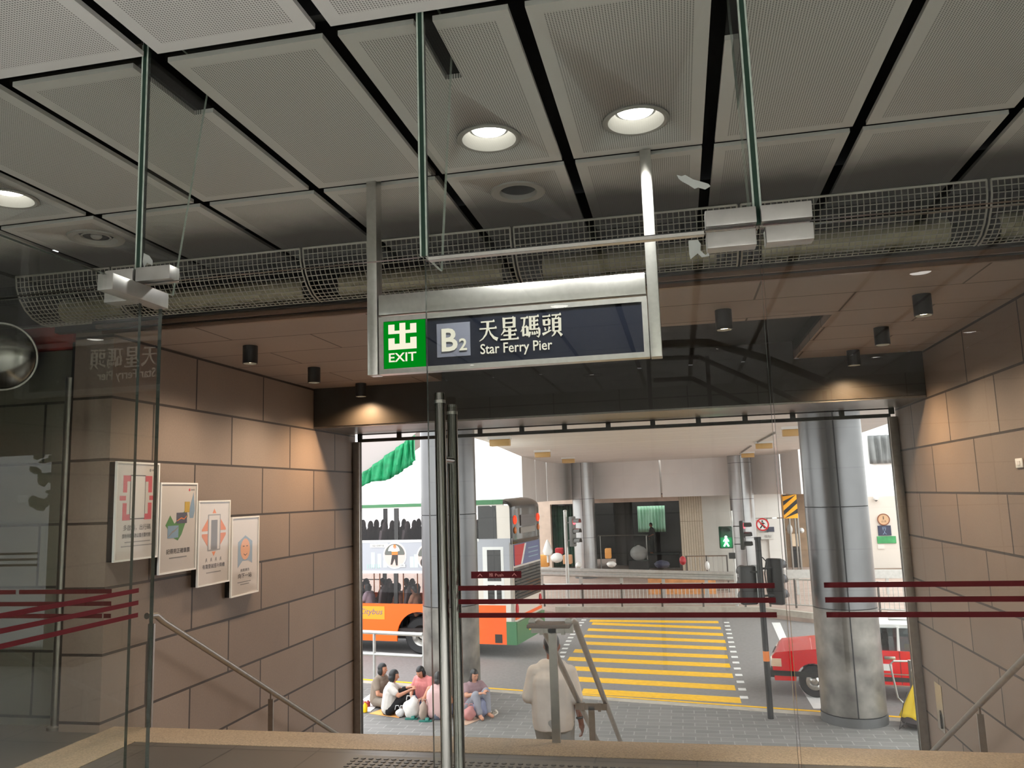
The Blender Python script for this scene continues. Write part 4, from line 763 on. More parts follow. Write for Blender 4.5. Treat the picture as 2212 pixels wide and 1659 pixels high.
# near pole seen from behind
bN = at(1665, 1552, Z=GZ); yN = bN.y; tN = at(1641, 1160, Y=yN)
t = thing('traffic_signal', 'black traffic signal pole in front of the crossing, its two heads seen from behind', 'traffic light', (bN.x, yN, GZ))
B().cyl((bN.x, yN, GZ), (bN.x, yN, tN.z), .055, n=18).build('post', M_sig, t); B().cyl((bN.x, yN, tN.z-.05), (bN.x, yN, tN.z), .066, n=18).build('post_cap', M_sig, t)
z = at(1660, 1417, Y=yN).z; B().cyl((bN.x, yN, z-.09), (bN.x, yN, z+.09), .057, n=18).build('orange_band', M_oran, t)
for k, (l, r, tp_, bt, dr) in enumerate(((1599, 1633, 1222, 1306, (-.25, .97)), (1660, 1690, 1206, 1306, (.5, .87)))):
    a, b_ = at(l, bt, Y=yN+.12), at(r, tp_, Y=yN+.12); c = ((a.x+b_.x)/2, yN+.12, (a.z+b_.z)/2); head(t, c, dr, b_.z-a.z, (b_.x-a.x)*.92, 0)
    B().tube([(bN.x, yN, c[2]+.25), (c[0], yN+.1, c[2]+.25)], .02, 8).tube([(bN.x, yN, c[2]-.25), (c[0], yN+.1, c[2]-.25)], .02, 8).build('bracket', M_sig, t)
a, b_ = at(1626, 1305, Y=yN+.2), at(1638, 1220, Y=yN+.2); B().bb(a.x, b_.x, yN+.2, yN+.215, a.z, b_.z).build('backing_board', M_white, t)
B().tube([(bN.x+.055, yN-.02, .3), (bN.x+.12, yN-.03, .22), (bN.x+.08, yN-.03, .0), (bN.x+.1, yN-.03, -.3), (bN.x+.13, yN, -.45)], .012, 6).build('cable', M_black, t)
# prohibition sign and plates on the white wall
p = at(1647, 1133, Y=Yb-.12); t = thing('prohibition_sign', 'round white sign with red ring and bar over a walking figure', 'sign', (p.x, Yb-.1, p.z))
B().cyl((p.x, Yb-.10, p.z), (p.x, Yb-.13, p.z), .31, n=36).build('disc', M_white, t); M_rr = mat('sign_red', s(200, 30, 36), .5)
B().lathe([(.25, 0), (.315, 0), (.315, .012), (.25, .012)], (p.x, Yb-.13, p.z), 36, rot=Matrix.Rotation(PI/2, 3, 'X'), loop=True).build('red_ring', M_rr, t)
B().box((p.x, Yb-.14, p.z), (.56, .012, .06), rot=Matrix.Rotation(math.radians(45), 4, 'Y')).build('red_bar', M_rr, t)
y = Yb-.132; B().cyl((p.x+.0, y, p.z+.16), (p.x, y-.006, p.z+.16), .045, n=12).prism([(p.x-.05, y, p.z+.1), (p.x+.06, y, p.z+.1), (p.x+.15, y, p.z+.02), (p.x+.06, y, p.z+.03), (p.x+.05, y, p.z-.03), (p.x+.13, y, p.z-.17), (p.x+.07, y, p.z-.19), (p.x, y, p.z-.07), (p.x-.09, y, p.z-.2), (p.x-.15, y, p.z-.17), (p.x-.04, y, p.z-.03), (p.x-.12, y, p.z+.02)], (0, -.006, 0)).build('walking_figure', M_black, t)
B().bb(p.x-.02, p.x+.02, Yb-.1, Yb+.3, p.z-.05, p.z+.05).build('bracket', M_steel_dull, t)
tag(far(1656, 1672, 1138, 1149, y=Yb-.03, d=.03).build('dark_plate', mat('dark_blue_plate', s(62, 66, 82), .4)), 'small dark plate behind the lower right of the prohibition sign', 'plate')
t = tag(far(1636, 1670, 1150, 1165, y=Yb-.03, d=.03).build('notice_plate', mat('pale_plate', s(206, 204, 198), .5)), 'pale notice plate below the prohibition sign', 'plate')
a = at(1651, 1162, Y=Yb-.035); text('lettering', '慢駛', (a.x, a.y, a.z), (1, 0, 0), (0, 0, 1), .36, .14, M_grey, t)
# hazard board
hz = thing('hazard_board', 'yellow and black diagonally striped height hazard board right of the prohibition sign', 'hazard board', tuple(at(1708, 1120, Y=38)))
a, b_ = at(1694, 1120, Y=38), at(1720, 1068, Y=38)
B().bb(a.x, b_.x, 38, 38.6, a.z, b_.z).build('board', mat('hazard_yellow', s(255, 178, 10), .5), hz)
w_, h_ = b_.x-a.x, b_.z-a.z
for k in range(4):
    z0 = -.28+k*.42; pts = []
    for x, zz in ((0, z0), (w_, z0+w_*.85), (w_, z0+w_*.85+.2), (0, z0+.2)): pts.append((a.x+x, 37.998, min(b_.z, max(a.z, a.z+zz))))
    B().prism(pts, (0, -.004, 0)).build('black_stripe', M_black, hz)
hz2 = B(); p = at(1708, 1062, Y=38.3); hz2.bb(p.x-.05, p.x+.05, 38.2, 38.4, b_.z, sz).build('hanger', M_steel_dull, hz)
# right edge of the street view: pale wall with signs, white building
Yw = 41
wl = B(); a, c = at(1880, 1240, Y=Yw), at(2040, 1068, Y=Yw); wl.bb(a.x, c.x, Yw, Yw+.4, RZ, c.z); struct(wl.build('wall_sign', mat('beige_wall', s(206, 196, 186), .7, 0, .04, 1)))
a, c = at(1868, 1040, Y=60), at(2100, 900, Y=60); struct(B().bb(a.x, c.x, 60, 66, RZ, c.z+2).build('wall_white_building', mat('white_building', (.85, .85, .85), .7)))
curtain('grey_sheet', 1880, 1944, 938, 1002, 59.78, mat('grey_sheet', s(120, 122, 122), .7, 0, .2, 1), 'grey sheeting hung high on the white building at the right', .12, 5)
p = at(1908, 1122, Y=Yw); t = tag(B().cyl((p.x, Yw-.06, p.z), (p.x, Yw, p.z), .27, n=32).build('round_sign', mat('round_sign_face', s(196, 158, 122), .6)), 'round tan sign with brown rim on the beige wall at right', 'sign')
B().lathe([(.24, 0), (.275, 0), (.275, .03), (.24, .03)], (p.x, Yw-.05, p.z), 32, rot=Matrix.Rotation(PI/2, 3, 'X'), loop=True).build('brown_rim', mat('brown_rim', s(122, 62, 34), .6), t); text('lettering', '必須', (p.x-.11, Yw-.061, p.z-.14), (1, 0, 0), (0, 0, 1), .22, .1, mat('brown_ink', s(110, 84, 62), .6), t); B().bb(p.x-.03, p.x+.02, Yw-.068, Yw-.06, p.z+.0, p.z+.15).build('figure', MATS['brown_ink'], t)
t = tag(far(1898, 1924, 1135, 1157, y=Yw-.05, d=.05).build('navy_sign', mat('navy_sign', s(44, 48, 72), .5)), 'square navy sign below the round tan sign', 'sign'); p = at(1911, 1150, Y=Yw-.06); text('lettering', '行\n人', (p.x-.09, Yw-.051, p.z-.1), (1, 0, 0), (0, 0, 1), .18, .36, M_pblue, t)
tag(far(1896, 1935, 1158, 1174, y=Yw-.05, d=.05).build('green_sign', mat('green_sign', s(58, 142, 84), .6, 0, .25, 5)), 'weathered green sign below the navy sign', 'sign'); tag(far(1897, 1910, 1176, 1186, y=Yw-.03, d=.03).build('white_plate', M_paper), 'small white plate below the green sign', 'plate')
p = at(1892, 1076, Y=Yw-.2); t = thing('dome_camera', 'white dome camera at the top left of the beige wall', 'camera', (p.x, Yw-.2, p.z)); B().ell((p.x, Yw-.2, p.z), (.12, .12, .13)).cyl((p.x, Yw-.2, p.z), (p.x, Yw-.2, p.z+.22), .07, .04, n=16).build('housing', M_white, t); B().ell((p.x, Yw-.2, p.z-.08), (.075, .075, .07)).build('dome', M_rub, t); B().bb(p.x-.03, p.x+.03, Yw-.2, Yw+.03, p.z-.0, p.z+.06).build('arm', M_white, t)
tag(far(1888, 1990, 1236, 1256, y=Yw-2.5, d=2).build('low_platform', mat('dark_platform', s(112, 92, 78), .8, 0, .2, 3)), 'dark low platform at the foot of the beige wall with the signs', 'platform')
# footbridge ramp with green netting far left
ra = [at(772, 1030, Y=30), at(872, 958, Y=30), at(905, 930, Y=30), at(772, 920, Y=30)]
struct(B().prism([tuple(q) for q in ra], (0, 2.2, 0)).build('wall_ramp', mat('pale_ramp', s(168, 160, 157), .7)))
gp = [at(*q, Y=29.86) for q in ((772, 1030), (800, 1010), (835, 983), (870, 958), (884, 948), (897, 940))]; gq = [at(*q, Y=29.86) for q in ((772, 1058), (800, 1041), (835, 1038), (860, 1024), (890, 1003), (897, 990))]
def gf(u, v):
    i = min(4, int(u*5)); f = u*5-i; a = gp[i].lerp(gp[i+1], f); b_ = gq[i].lerp(gq[i+1], f); p = a.lerp(b_, v); p.y += .08*math.sin(u*42)+.04*math.sin(u*91+v*4); return p
o = B().grid(gf, 90, 6).build('green_netting', M_net, recalc=False); o.modifiers.new('thickness', 'SOLIDIFY').thickness = .03; tag(o, 'bright green netting draped under the pale ramp beyond the bus', 'netting')
# guard rail by the near kerb, left
yR = 17.75; t = thing('guard_rail', 'white tubular guard rail on the near kerb in front of the bus', 'guard rail', (-6.6, yR, GZ))
e1 = at(913, 1371, Y=yR); e0 = at(700, 1361, Y=yR+.35); l1 = at(913, 1418, Y=yR); l0 = at(700, 1408, Y=yR+.35)
B().tube([e0, e1, (e1.x+.03, e1.y, e1.z-.04), (e1.x+.03, e1.y, GZ)], .045, 12).build('top_rail', M_galv, t); B().tube([l0, l1], .035, 10).build('lower_rail', M_galv, t)
for f in (.0, .52): B().cyl((e0.x+(e1.x-e0.x)*f, e0.y+(e1.y-e0.y)*f, GZ), (e0.x+(e1.x-e0.x)*f, e0.y+(e1.y-e0.y)*f, e0.z), .035, n=12).build('post', M_galv, t)
# litter and goods on the far side, beside the bus rear
def item(name, px, py, y, w, h, m, label, cat, d=.4):
    a, c = at(px-w/2, py+h/2, Y=y), at(px+w/2, py-h/2, Y=y); return tag(B().bb(a.x, c.x, y, y+d, a.z, c.z, 0, min(.04, (c.x-a.x)*.2)).build(name, m), label, cat)
item('cardboard_box', 1172, 1212, 37, 24, 26, mat('cardboard_orange', s(226, 160, 84), .8), 'tall orange cardboard box on the far side beside the bus rear', 'box'); item('cardboard_box', 1225, 1209, 36.5, 18, 20, mat('cardboard_brown', s(206, 156, 116), .8), 'smaller brown cardboard box right of the white heap on the far side', 'box')
item('green_bin', 1154, 1209, 36, 12, 24, mat('bin_green', s(60, 132, 62), .6), 'green bin on the far side, next to the bus rear', 'bin'); item('red_bag', 1207, 1191, 38, 16, 14, mat('red_cloth', s(170, 26, 36), .7), 'red bundle in front of the dark green curtain', 'bag')
def parasol(px, py0, py1, y, label):
    a, c = at(px, py1, Y=y), at(px, py0, Y=y); h = c.z-a.z; B_ = B().lathe([(0, 0), (.05, 0), (.05, .3*h), (.17, .34*h), (.22, .5*h), (.12, .8*h), (.03, h), (0, h)], (a.x, y, a.z), 16); tag(B_.build('folded_parasol', M_white), label, 'parasol')
parasol(1158, 1168, 1210, 35.5, 'white folded parasol next to the bus rear'); parasol(1184, 1166, 1215, 35.2, 'white folded parasol left of the traffic signal post')
def sack(name, px, py, y, rx, rz_, m, label, cat, d=.25):
    p = at(px, py, Y=y); k = y/1723; b = B().ell(p, (rx*k, d, rz_*k), n=14)
    for v in b.bm.verts: v.co += Vector((random.uniform(-1, 1), random.uniform(-1, 1), random.uniform(-1, 1)))*.06*rx*k
    return tag(b.build(name, m), label, cat)
M_wbag = mat('white_bag', s(232, 230, 226), .5)
sack('white_bag', 1203, 1205, 35, 14, 10, M_wbag, 'heap of white bags on the far side left of the signal post', 'bag'); sack('white_bag', 1250, 1221, 33, 7, 6, M_wbag, 'small white bag on top of the barrier by the distant left column', 'bag'); sack('white_bag', 1321, 1219, 33, 10, 6, M_wbag, 'white bag behind the crash barrier at the left of the dark opening', 'bag')
sack('red_bag', 1475, 1211, 33.5, 7, 9, mat('red_bag', s(176, 34, 44), .6), 'red bag at the right foot of the dark opening', 'bag'); sack('dark_bag', 1430, 1219, 33.5, 16, 8, mat('dark_clothes', s(54, 56, 74), .8), 'dark heap of clothes behind the crash barrier in front of the opening', 'bag'); item('cardboard_box', 1313, 1196, 38, 12, 22, MATS['cardboard_orange'], 'orange box by the left edge of the dark opening', 'box')
sack('white_bottle', 1528, 1222, 33, 4.5, 9, M_white, 'white plastic bottle behind the crash barrier in front of the grey wall', 'bottle', .12)
# ---------------------------------------------------------------- double-decker bus (local: x forward from the rear, y towards the viewer, z up from the road)
def local_thing(name, label, cat, loc, rz, group=None):
    t = thing(name, label, cat, loc, group, rz); INV[t.name] = Matrix(); return t
bus = local_thing('double_decker_bus', 'white and orange double-decker bus seen from its rear corner beyond the left column', 'bus', (-4.5, 21.25, RZ), math.atan2(.131, -.9914))
M_bo = mat('bus_orange', s(255, 100, 8), .4, coat=.1); M_bw = mat('bus_white', s(226, 218, 208), .4, coat=.3); M_bg = mat('bus_green', s(66, 122, 80), .4); M_bk = mat('bus_black', s(30, 28, 27), .25, coat=.5)
M_bgl = glass('bus_window', (.90, .89, .89), 1.45); M_seat = mat('bus_seat', s(84, 74, 76), .8); M_dkp = mat('bus_dark_interior', s(52, 44, 42), .8)
LEN, WID = 11.0, 2.5
def side(y, sgn, full):
    """one flank, thickness away from sgn"""
    th = .05*-sgn; n = '' 
    ar = [(2.8+.66*math.cos(math.radians(a)), .5+.66*math.sin(math.radians(a))) for a in range(0, 181, 12)]; ar2 = [(8.6+.66*math.cos(math.radians(a)), .5+.66*math.sin(math.radians(a))) for a in range(0, 181, 12)]
    lo = [(LEN, .36), (LEN, 1.37), (.22, 1.37), (.22, .36), (2.14, .36)] + [p for p in ar[::-1] if p[1] > .36] + [(3.46, .36), (7.94, .36)] + [p for p in ar2[::-1] if p[1] > .36] + [(9.26, .36)]
    B().prism([(x, y, z) for x, z in lo], (0, th, 0)).build('orange_skirt', M_bo, bus)
    B().bb(0.0, .22, y, y+th, .95, 1.37).bb(0, 1.45, y, y+th, 1.37, 2.2).build('engine_panel', M_bw, bus)
    ad = B().bb(0.0, LEN, y, y+th, 2.2, 3.12).build('advert_panel', mat('advert_pale', s(172, 174, 181), .5) , bus)
    B().bb(.04, .42, y, y+th, 3.12, 4.0).bb(.22, LEN, y, y+th, 4.0, 4.06).build('rear_pillar', M_bw, bus)
    for a, b_, m in ((2.2, 2.27, 0), (3.05, 3.12, 0)): B().bb(.95, LEN, y, y+.006*sgn, a, b_).build('white_band', M_white, bus)
    for x in (1.45, 3.42, 5.1, 6.8, 8.5, 10.2, 10.9): B().bb(x, x+.12, y, y+th, 1.37, 2.2).build('lower_pillar', M_bk, bus)
    for x in (.42, 2.45, 3.38, 5.05, 6.75, 8.45, 10.15, 10.85): B().bb(x, x+.13, y, y+th, 3.12, 4.0).build('upper_pillar', M_bk, bus)
    B().bb(1.45, LEN, y-.02*sgn, y-.014*sgn, 1.37, 2.2).build('lower_window', M_bgl, bus); B().bb(.42, LEN, y-.02*sgn, y-.014*sgn, 3.12, 4.0).build('upper_window', M_bgl, bus)
    return ad
ad = side(0, 1, 1); side(-WID, -1, 0)

# roof with rounded edges, floors, ceiling
def arch(z0, dz, w=WID): return [(-w/2+(w/2)*math.cos(math.radians(a))*1, z0+dz*math.sin(math.radians(a))**.5) for a in range(0, 181, 10)]
B().prism([(.25, y, z) for y, z in arch(4.06, .13)], (LEN-.3, 0, 0)).build('roof', M_bw, bus)
B().bb(.9, LEN, -.0, .012, 4.03, 4.12).build('green_cant_rail', M_bg, bus); B().bb(.22, 1.6, -.0, .016, 4.03, 4.16).build('green_roof_edge', M_bg, bus)
B().bb(.1, LEN-.1, -WID+.06, -.06, .62, .70).build('lower_floor', M_dkp, bus); B().bb(.1, LEN-.1, -WID+.06, -.06, 2.24, 2.34).build('upper_floor', M_dkp, bus); B().bb(.1, 1.45, -WID+.06, -.06, .7, 2.2).build('engine_bay', M_bk, bus); B().bb(.3, LEN-.2, -WID+.3, -.75, .30, .62).build('chassis', M_black, bus)
B().bb(LEN-.05, LEN, -WID, 0, .36, 1.5).bb(LEN-.05, LEN, -WID, 0, 2.2, 3.1).build('front_panel', M_bo, bus); B().bb(LEN-.04, LEN-.01, -WID, 0, 1.5, 2.2).bb(LEN-.04, LEN-.01, -WID, 0, 3.1, 4.0).build('windscreen', M_bgl, bus)
for x in (2.8, 8.6):
    for y in (-.30, -2.2):
        w = B().lathe([(.28, -.13), (.46, -.14), (.5, -.10), (.5, .10), (.46, .14), (.28, .13)], (x, y, .5), 40, rot=Matrix.Rotation(PI/2, 3, 'X')).build('wheel', M_rub, bus)
        B().lathe([(0, .05), (.1, .06), (.13, .10), (.2, .04), (.26, .10), (.29, .12), (.29, .0)], (x, y, .5), 36, rot=Matrix.Rotation(-PI/2, 3, 'X')).build('wheel_rim', M_steel_dull, w)
    B().bb(x-.68, x+.68, -.75, -.055, 1.17, 1.22).build('wheel_arch', M_black, bus)
# rear face
B().bb(0, .08, -WID, 0, .36, 3.0).build('rear_body', M_bw, bus)
def rear(name, y0, y1, z0, z1, m, d=.02): return B().bb(-d, .01, -y1, -y0, z0, z1).build(name, m, bus)
B().grid(lambda u, v: Vector((-.04+.05*abs(2*u-1)**5+.75*max(0, v-.55)**2/.2*(.55 if v > .55 else 0), .01-(WID+.02)*u, 2.96+1.24*math.sin(min(1, v*1.0)*PI/2)**.9-.16*abs(2*u-1)**6*max(0, v-.4))), 20, 20).build('rear_upper_window', M_bk, bus, recalc=False).modifiers.new('t', 'SOLIDIFY').thickness = .03
B().prism([(.42, .006, 3.12), (.95, .006, 3.12), (.95, .006, 4.0), (.62, .006, 4.0), (.5, .006, 3.96), (.43, .006, 3.86)], (0, .006, 0)).build('rear_side_glass', M_bk, bus)
rear('blind_box', .65, 1.85, 3.42, 3.72, mat('blind_grey', s(96, 90, 92), .4), .06); rear('rear_lettering_band', .6, 1.9, 3.22, 3.38, M_grey, .058)
adv = rear('rear_advert', .10, WID-.12, 2.38, 2.95, mat('advert_blue', s(98, 106, 150), .5), .022); B().prism([(-.024, -.12, 2.39), (-.024, -.12, 2.93), (-.024, -1.0, 2.93), (-.024, -.62, 2.39)], (-.003, 0, 0)).build('red_field', M_rr, adv); B().prism([(-.024, -.62, 2.39), (-.024, -1.0, 2.93), (-.024, -1.14, 2.93), (-.024, -.76, 2.39)], (-.003, 0, 0)).build('white_slash', M_white, adv)
for k in range(3): B().bb(-.026, -.022, -2.2, -1.3, 2.52+k*.12, 2.55+k*.12).build('advert_line', M_pblue, adv)
gr = rear('engine_grille', .12, WID-.12, 1.45, 2.33, M_bk, .02)
for k in range(9): B().box((-.03, -WID/2, 1.52+k*.09), (.03, WID-.35, .02), rot=Matrix.Rotation(.5, 4, 'Y')).build('grille_slat', M_rub, gr)
rear('orange_waist_line', .1, WID-.1, .98, 1.06, M_bo); rear('green_bumper', .02, WID-.02, .36, .92, M_bg, .07); rear('number_plate', 1.0, 1.5, .58, .70, mat('plate_yellow', s(236, 190, 60), .5), .08)
B().bb(-.06, .22, -.05, .012, .36, .95).build('green_corner', M_bg, bus)
M_tail = emit('tail_lamp', (1, .05, .02), 2.2); M_ind = mat('indicator_amber', s(214, 120, 56), .4)
for y in (.22, WID-.22):
    B().ell((-.03, -y, 3.60), (.05, .09, .12)).build('tail_light', M_tail, bus); B().ell((-.03, -y, 3.32), (.04, .07, .09)).build('indicator', M_ind, bus)
    B().ell((-.02, -y, 1.25), (.04, .08, .16)).build('low_tail_light', M_rr, bus)
B().bb(.33, .72, 0, .008, 2.0, 2.82).bb(.33, .47, 0, .008, 1.52, 1.9).bb(.53, .72, 0, .008, 1.4, 1.9).build('engine_vent', M_bk, bus); B().bb(.25, .85, -.0, .004, 1.40, 2.9).build('vent_frame', M_white, bus)
B().bb(.35, .55, .001, .008, .40, .62).build('corner_grille', M_dkp, bus); B().bb(1.55, 1.56, 0, .003, .4, 1.37).bb(4.6, 4.61, 0, .003, .4, 1.37).build('skirt_seam', M_dkp, bus)
# maker's plate on the skirt and the side advert
def bx(px, py, lat=0):
    p = at(px, py, Y=21.7); t = 0
    o = Vector((-4.5, 21.25, RZ)); d = Vector((-.9914, .131, 0)); n = Vector((.131, .9914, 0)); r_ = (p-CAM); k = ((o-CAM).dot(n)-lat)/r_.dot(n); q = CAM+r_*k; return (q-o).dot(d), q.z-RZ
xa, za = bx(831, 1338); xb, zb = bx(778, 1309)
pl = B().bb(xa, xb+.35, .0, .006, za, zb).build('name_plate', mat('name_plate_yellow', s(255, 158, 36), .5), bus)
x1, z1 = bx(827, 1331); text('lettering', 'Citybus', (xb+.02, .008, z1), (-1, 0, 0), (0, 0, 1), xb+.02-x1, .2, mat('lettering_grey', s(112, 104, 128), .5), pl, shear=.25)
def badge(px, py, r, name):
    x, z = bx(px, py); b = B().cyl((x, .0, z), (x, .010, z), r+.035, n=36).build(name, M_white, ad); B().cyl((x, .01, z), (x, .013, z), r, n=36).build('photo_ground', mat('advert_sand', s(214, 190, 182), .6), b)
    B().prism([(x+r*.9, .0135, z+.05*r)] + [(x+r*.97*math.cos(math.radians(a)), .0135, z+r*.97*math.sin(math.radians(a))) for a in range(10, 171, 10)] + [(x-r*.9, .0135, z+.05*r)], (0, .002, 0)).build('photo_hill', mat('advert_hill', s(104, 106, 100), .6), b)
    B().prism([(x+r*.55*math.cos(math.radians(a))+.02, .0145, z+.38*r+r*.52*math.sin(math.radians(a))) for a in range(0, 181, 15)], (0, .002, 0)).build('photo_sky', mat('advert_sky', s(226, 224, 222), .6), b)
    return b, x, z
R_ = .33
b, x, z = badge(853, 1200, R_, 'advert_photo')
B().prism([(x-.09, .0165, z-.27), (x-.10, .0165, z+.02), (x+.08, .0165, z+.02), (x+.13, .0165, z-.25), (x+.08, .0165, z-.25), (x, .0165, z-.08), (x-.04, .0165, z-.27)], (0, .002, 0)).build('worker_legs', M_ink, b); B().prism([(x-.10, .0165, z+.02), (x-.10, .0165, z+.11), (x+.09, .0165, z+.11), (x+.09, .0165, z+.02)], (0, .002, 0)).build('orange_vest', M_oran, b); B().prism([(x-.11, .0165, z+.11), (x-.05, .0165, z+.2), (x+.04, .0165, z+.2), (x+.1, .0165, z+.11)], (0, .002, 0)).build('white_shirt', M_white, b); B().cyl((x-.01, .0165, z+.235), (x-.01, .0185, z+.235), .05, n=16).build('face', M_skin, b); B().prism([(x-.06, .019, z+.25), (x-.03, .019, z+.30), (x+.02, .019, z+.30), (x+.05, .019, z+.25)], (0, .002, 0)).build('orange_helmet', M_oran, b)
x_, z_ = bx(848, 1178); lb = B().bb(bx(838, 1180)[0], bx(800, 1180)[0], .002, .009, bx(820, 1183)[1], bx(820, 1174)[1]).build('advert_caption', M_white, ad); text('lettering', '高溫天氣預防中暑', (bx(805, 1181)[0], .011, bx(805, 1181)[1]), (-1, 0, 0), (0, 0, 1), .36, .06, M_grey, lb)
lb = B().bb(bx(876, 1222)[0], bx(864, 1222)[0], .014, .018, bx(870, 1225)[1], bx(870, 1218)[1]).build('advert_caption', M_white, ad); text('lettering', '戶外', (bx(866, 1223.5)[0], .019, bx(866, 1223.5)[1]), (-1, 0, 0), (0, 0, 1), .09, .055, M_ink, lb)
b, x, z = badge(926, 1203, R_, 'advert_photo'); B().cyl((x+.12, .0165, z-.15), (x+.12, .0185, z-.15), .13, n=20).build('motor_wheel', M_ink, b); B().prism([(x+.02, .0165, z-.2), (x+.10, .0165, z+.12), (x+.2, .0165, z+.2), (x+.16, .0165, z+.02), (x+.08, .0165, z-.22)], (0, .002, 0)).build('orange_fork', M_oran, b)
x, z = bx(775, 1190); B().prism([(x-.09, .006, z-.08), (x-.08, .006, z+.06), (x, .006, z+.2), (x+.2, .006, z+.24), (x+.2, .006, z-.08)], (0, .004, 0)).build('yellow_helmet', mat('helmet_yellow', s(255, 178, 30), .5), ad); B().prism([(x-.07, .006, z-.2), (x-.1, .006, z-.1), (x+.1, .006, z-.1), (x+.1, .006, z-.2)], (0, .004, 0)).build('helmet_strap', M_ink, ad)
for px, h0 in ((806, .42), (820, .38), (832, .2), (890, .3), (899, .36)):
    x, z = bx(px, 1226); B().bb(x-.06, x+.06, .0, .004, z, z+h0).build('tower_drawing', mat('advert_mint', s(196, 210, 208), .5), ad)
for k in range(6):
    x, z = bx(794+k*5, 1228); B().bb(x-.01, x+.01, .0, .005, z, z+.12).build('pier_drawing', mat('advert_teal', s(160, 196, 188), .5), ad)
# seats of both decks, hand poles
def seat_mesh(x, y, z, hd):
    b = B(); b.box((x+.22, y, z+.42), (.44, .42, .09), bev=.03); b.box((x-.02, y, z+.74), (.09, .42, .62), rot=Matrix.Rotation(-.16, 4, 'Y'), bev=.03)
    if hd: b.ell((x-.09, y, z+1.13), (.05, .15, .16), n=12).box((x-.06, y, z+1.0), (.05, .2, .16))
    else: b.ell((x-.08, y, z+1.05), (.04, .17, .09), n=12)
    b.cyl((x+.2, y, z), (x+.2, y, z+.4), .04, n=8); return b
proto = seat_mesh(1.2, -.36, 2.34, 1).build('upper_seat', M_seat, bus)
for k in range(9):
    for j, y in enumerate((-.36, -.80, -1.7, -2.14)):
        if k == 0 and j == 0: continue
        o = proto.copy(); C.objects.link(o); o.location = (k*.72+(0 if j < 2 else .3), y+.36, (.0, .02, .03, .02)[j])
protol = seat_mesh(1.7, -.36, .70, 0).build('lower_seat', M_seat, bus)
for k in range(7):
    for j, y in enumerate((-.36, -.80, -2.1)):
        if k == 0 and j == 0: continue
        o = protol.copy(); C.objects.link(o); o.location = (k*.8, y+.36, 0)
M_pole = mat('orange_pole', s(206, 110, 30), .4)
for px in (785, 797.5, 832.5, 849.5, 899.5, 880.5):
    x, z = bx(px, 1250); B().cyl((x, -.62 if px < 881 else -1.6, .7), (x, -.62 if px < 881 else -1.6, 2.24), .018, n=8).build('hand_pole', M_pole, bus)
x0, z0 = bx(820, 1257); x1, _ = bx(770, 1257); B().tube([(x0, -.62, z0), (x1+1, -.62, z0)], .015, 6).build('hand_rail', M_dkp, bus)
# ---------------------------------------------------------------- red taxi (local: x forward, y towards the viewer)
pw = at(1763, 1508, Z=RZ); ang = math.atan2(.19, -.98)
fr = Vector((-.982, .19, 0)); tx = pw+fr*.82; nv = Vector((.19, .982, 0))
taxi = local_thing('taxi', 'red taxi with a white roof stopped behind the right column', 'taxi', (tx.x, tx.y, RZ+.004), ang)
M_tr = mat('taxi_red', s(226, 14, 26), .25, coat=.6); M_tw = mat('taxi_white', s(232, 232, 230), .3, coat=.4); TW = 1.68
prof = [(-.05, .30), (-.02, .52), (-.02, .78), (-.10, .86), (-.75, .94), (-1.22, .98), (-3.75, .98), (-4.55, .93), (-4.66, .80), (-4.66, .30)]
def arcs(cx): return [(cx+.36*math.cos(math.radians(a)), .31+.36*math.sin(math.radians(a))) for a in range(0, 181, 15)]
low = [(-4.66, .30)] + [p for p in arcs(-3.55)[::-1]] + [p for p in arcs(-.82)[::-1]] + [(-.05, .30)]
B().prism([(x, 0, z) for x, z in prof[::1]] + [(x, 0, z) for x, z in low[1:-1]], (0, -TW, 0)).build('body', M_tr, taxi, 30)
cab = [(-1.25, .98), (-1.85, 1.42), (-3.35, 1.45), (-3.95, .98)]
B().prism([(x, -.10, z) for x, z in [(-1.80, 1.40), (-2.0, 1.47), (-3.25, 1.48), (-3.42, 1.40)]], (0, -TW+.2, 0)).build('roof', M_tw, taxi)
M_car = glass('car_window', (.55, .58, .58), 1.5)
for y in (-.06, -TW+.06):
    for a, b_ in (((-1.25, .98), (-1.84, 1.42)), ((-2.42, .98), (-2.44, 1.43)), ((-3.95, .98), (-3.36, 1.43)), ((-3.20, .98), (-3.18, 1.43))):
        B().tube([(a[0], y, a[1]), (b_[0], y-.02*(1 if y > -1 else -1), b_[1])], .032, 6).build('pillar', M_tw, taxi)
    B().prism([(-1.3, y, .98), (-1.86, y, 1.41), (-3.34, y, 1.42), (-3.9, y, .98)], (0, .006, 0)).build('side_window', M_car, taxi)
B().prism([(-1.24, -.10, .99), (-1.24, -TW+.10, .99), (-1.84, -TW+.14, 1.42), (-1.84, -.14, 1.42)], (.006, 0, .004)).build('windscreen', M_car, taxi); B().prism([(-3.93, -.10, .99), (-3.93, -TW+.10, .99), (-3.36, -TW+.14, 1.42), (-3.36, -.14, 1.42)], (-.006, 0, .004)).build('rear_window', M_car, taxi)
for x in (-.82, -3.55):
    for y in (-.10, -TW+.10):
        w = B().lathe([(.17, -.09), (.29, -.09), (.31, -.06), (.31, .06), (.29, .09), (.17, .09)], (x, y, .31), 32, rot=Matrix.Rotation(PI/2, 3, 'X')).build('wheel', M_rub, taxi); B().lathe([(0, .07), (.06, .08), (.1, .05), (.16, .08), (.18, .08), (.18, 0)], (x, y, .31), 28, rot=Matrix.Rotation(-PI/2 if y > -1 else PI/2, 3, 'X')).build('hub_cap', M_steel, w)
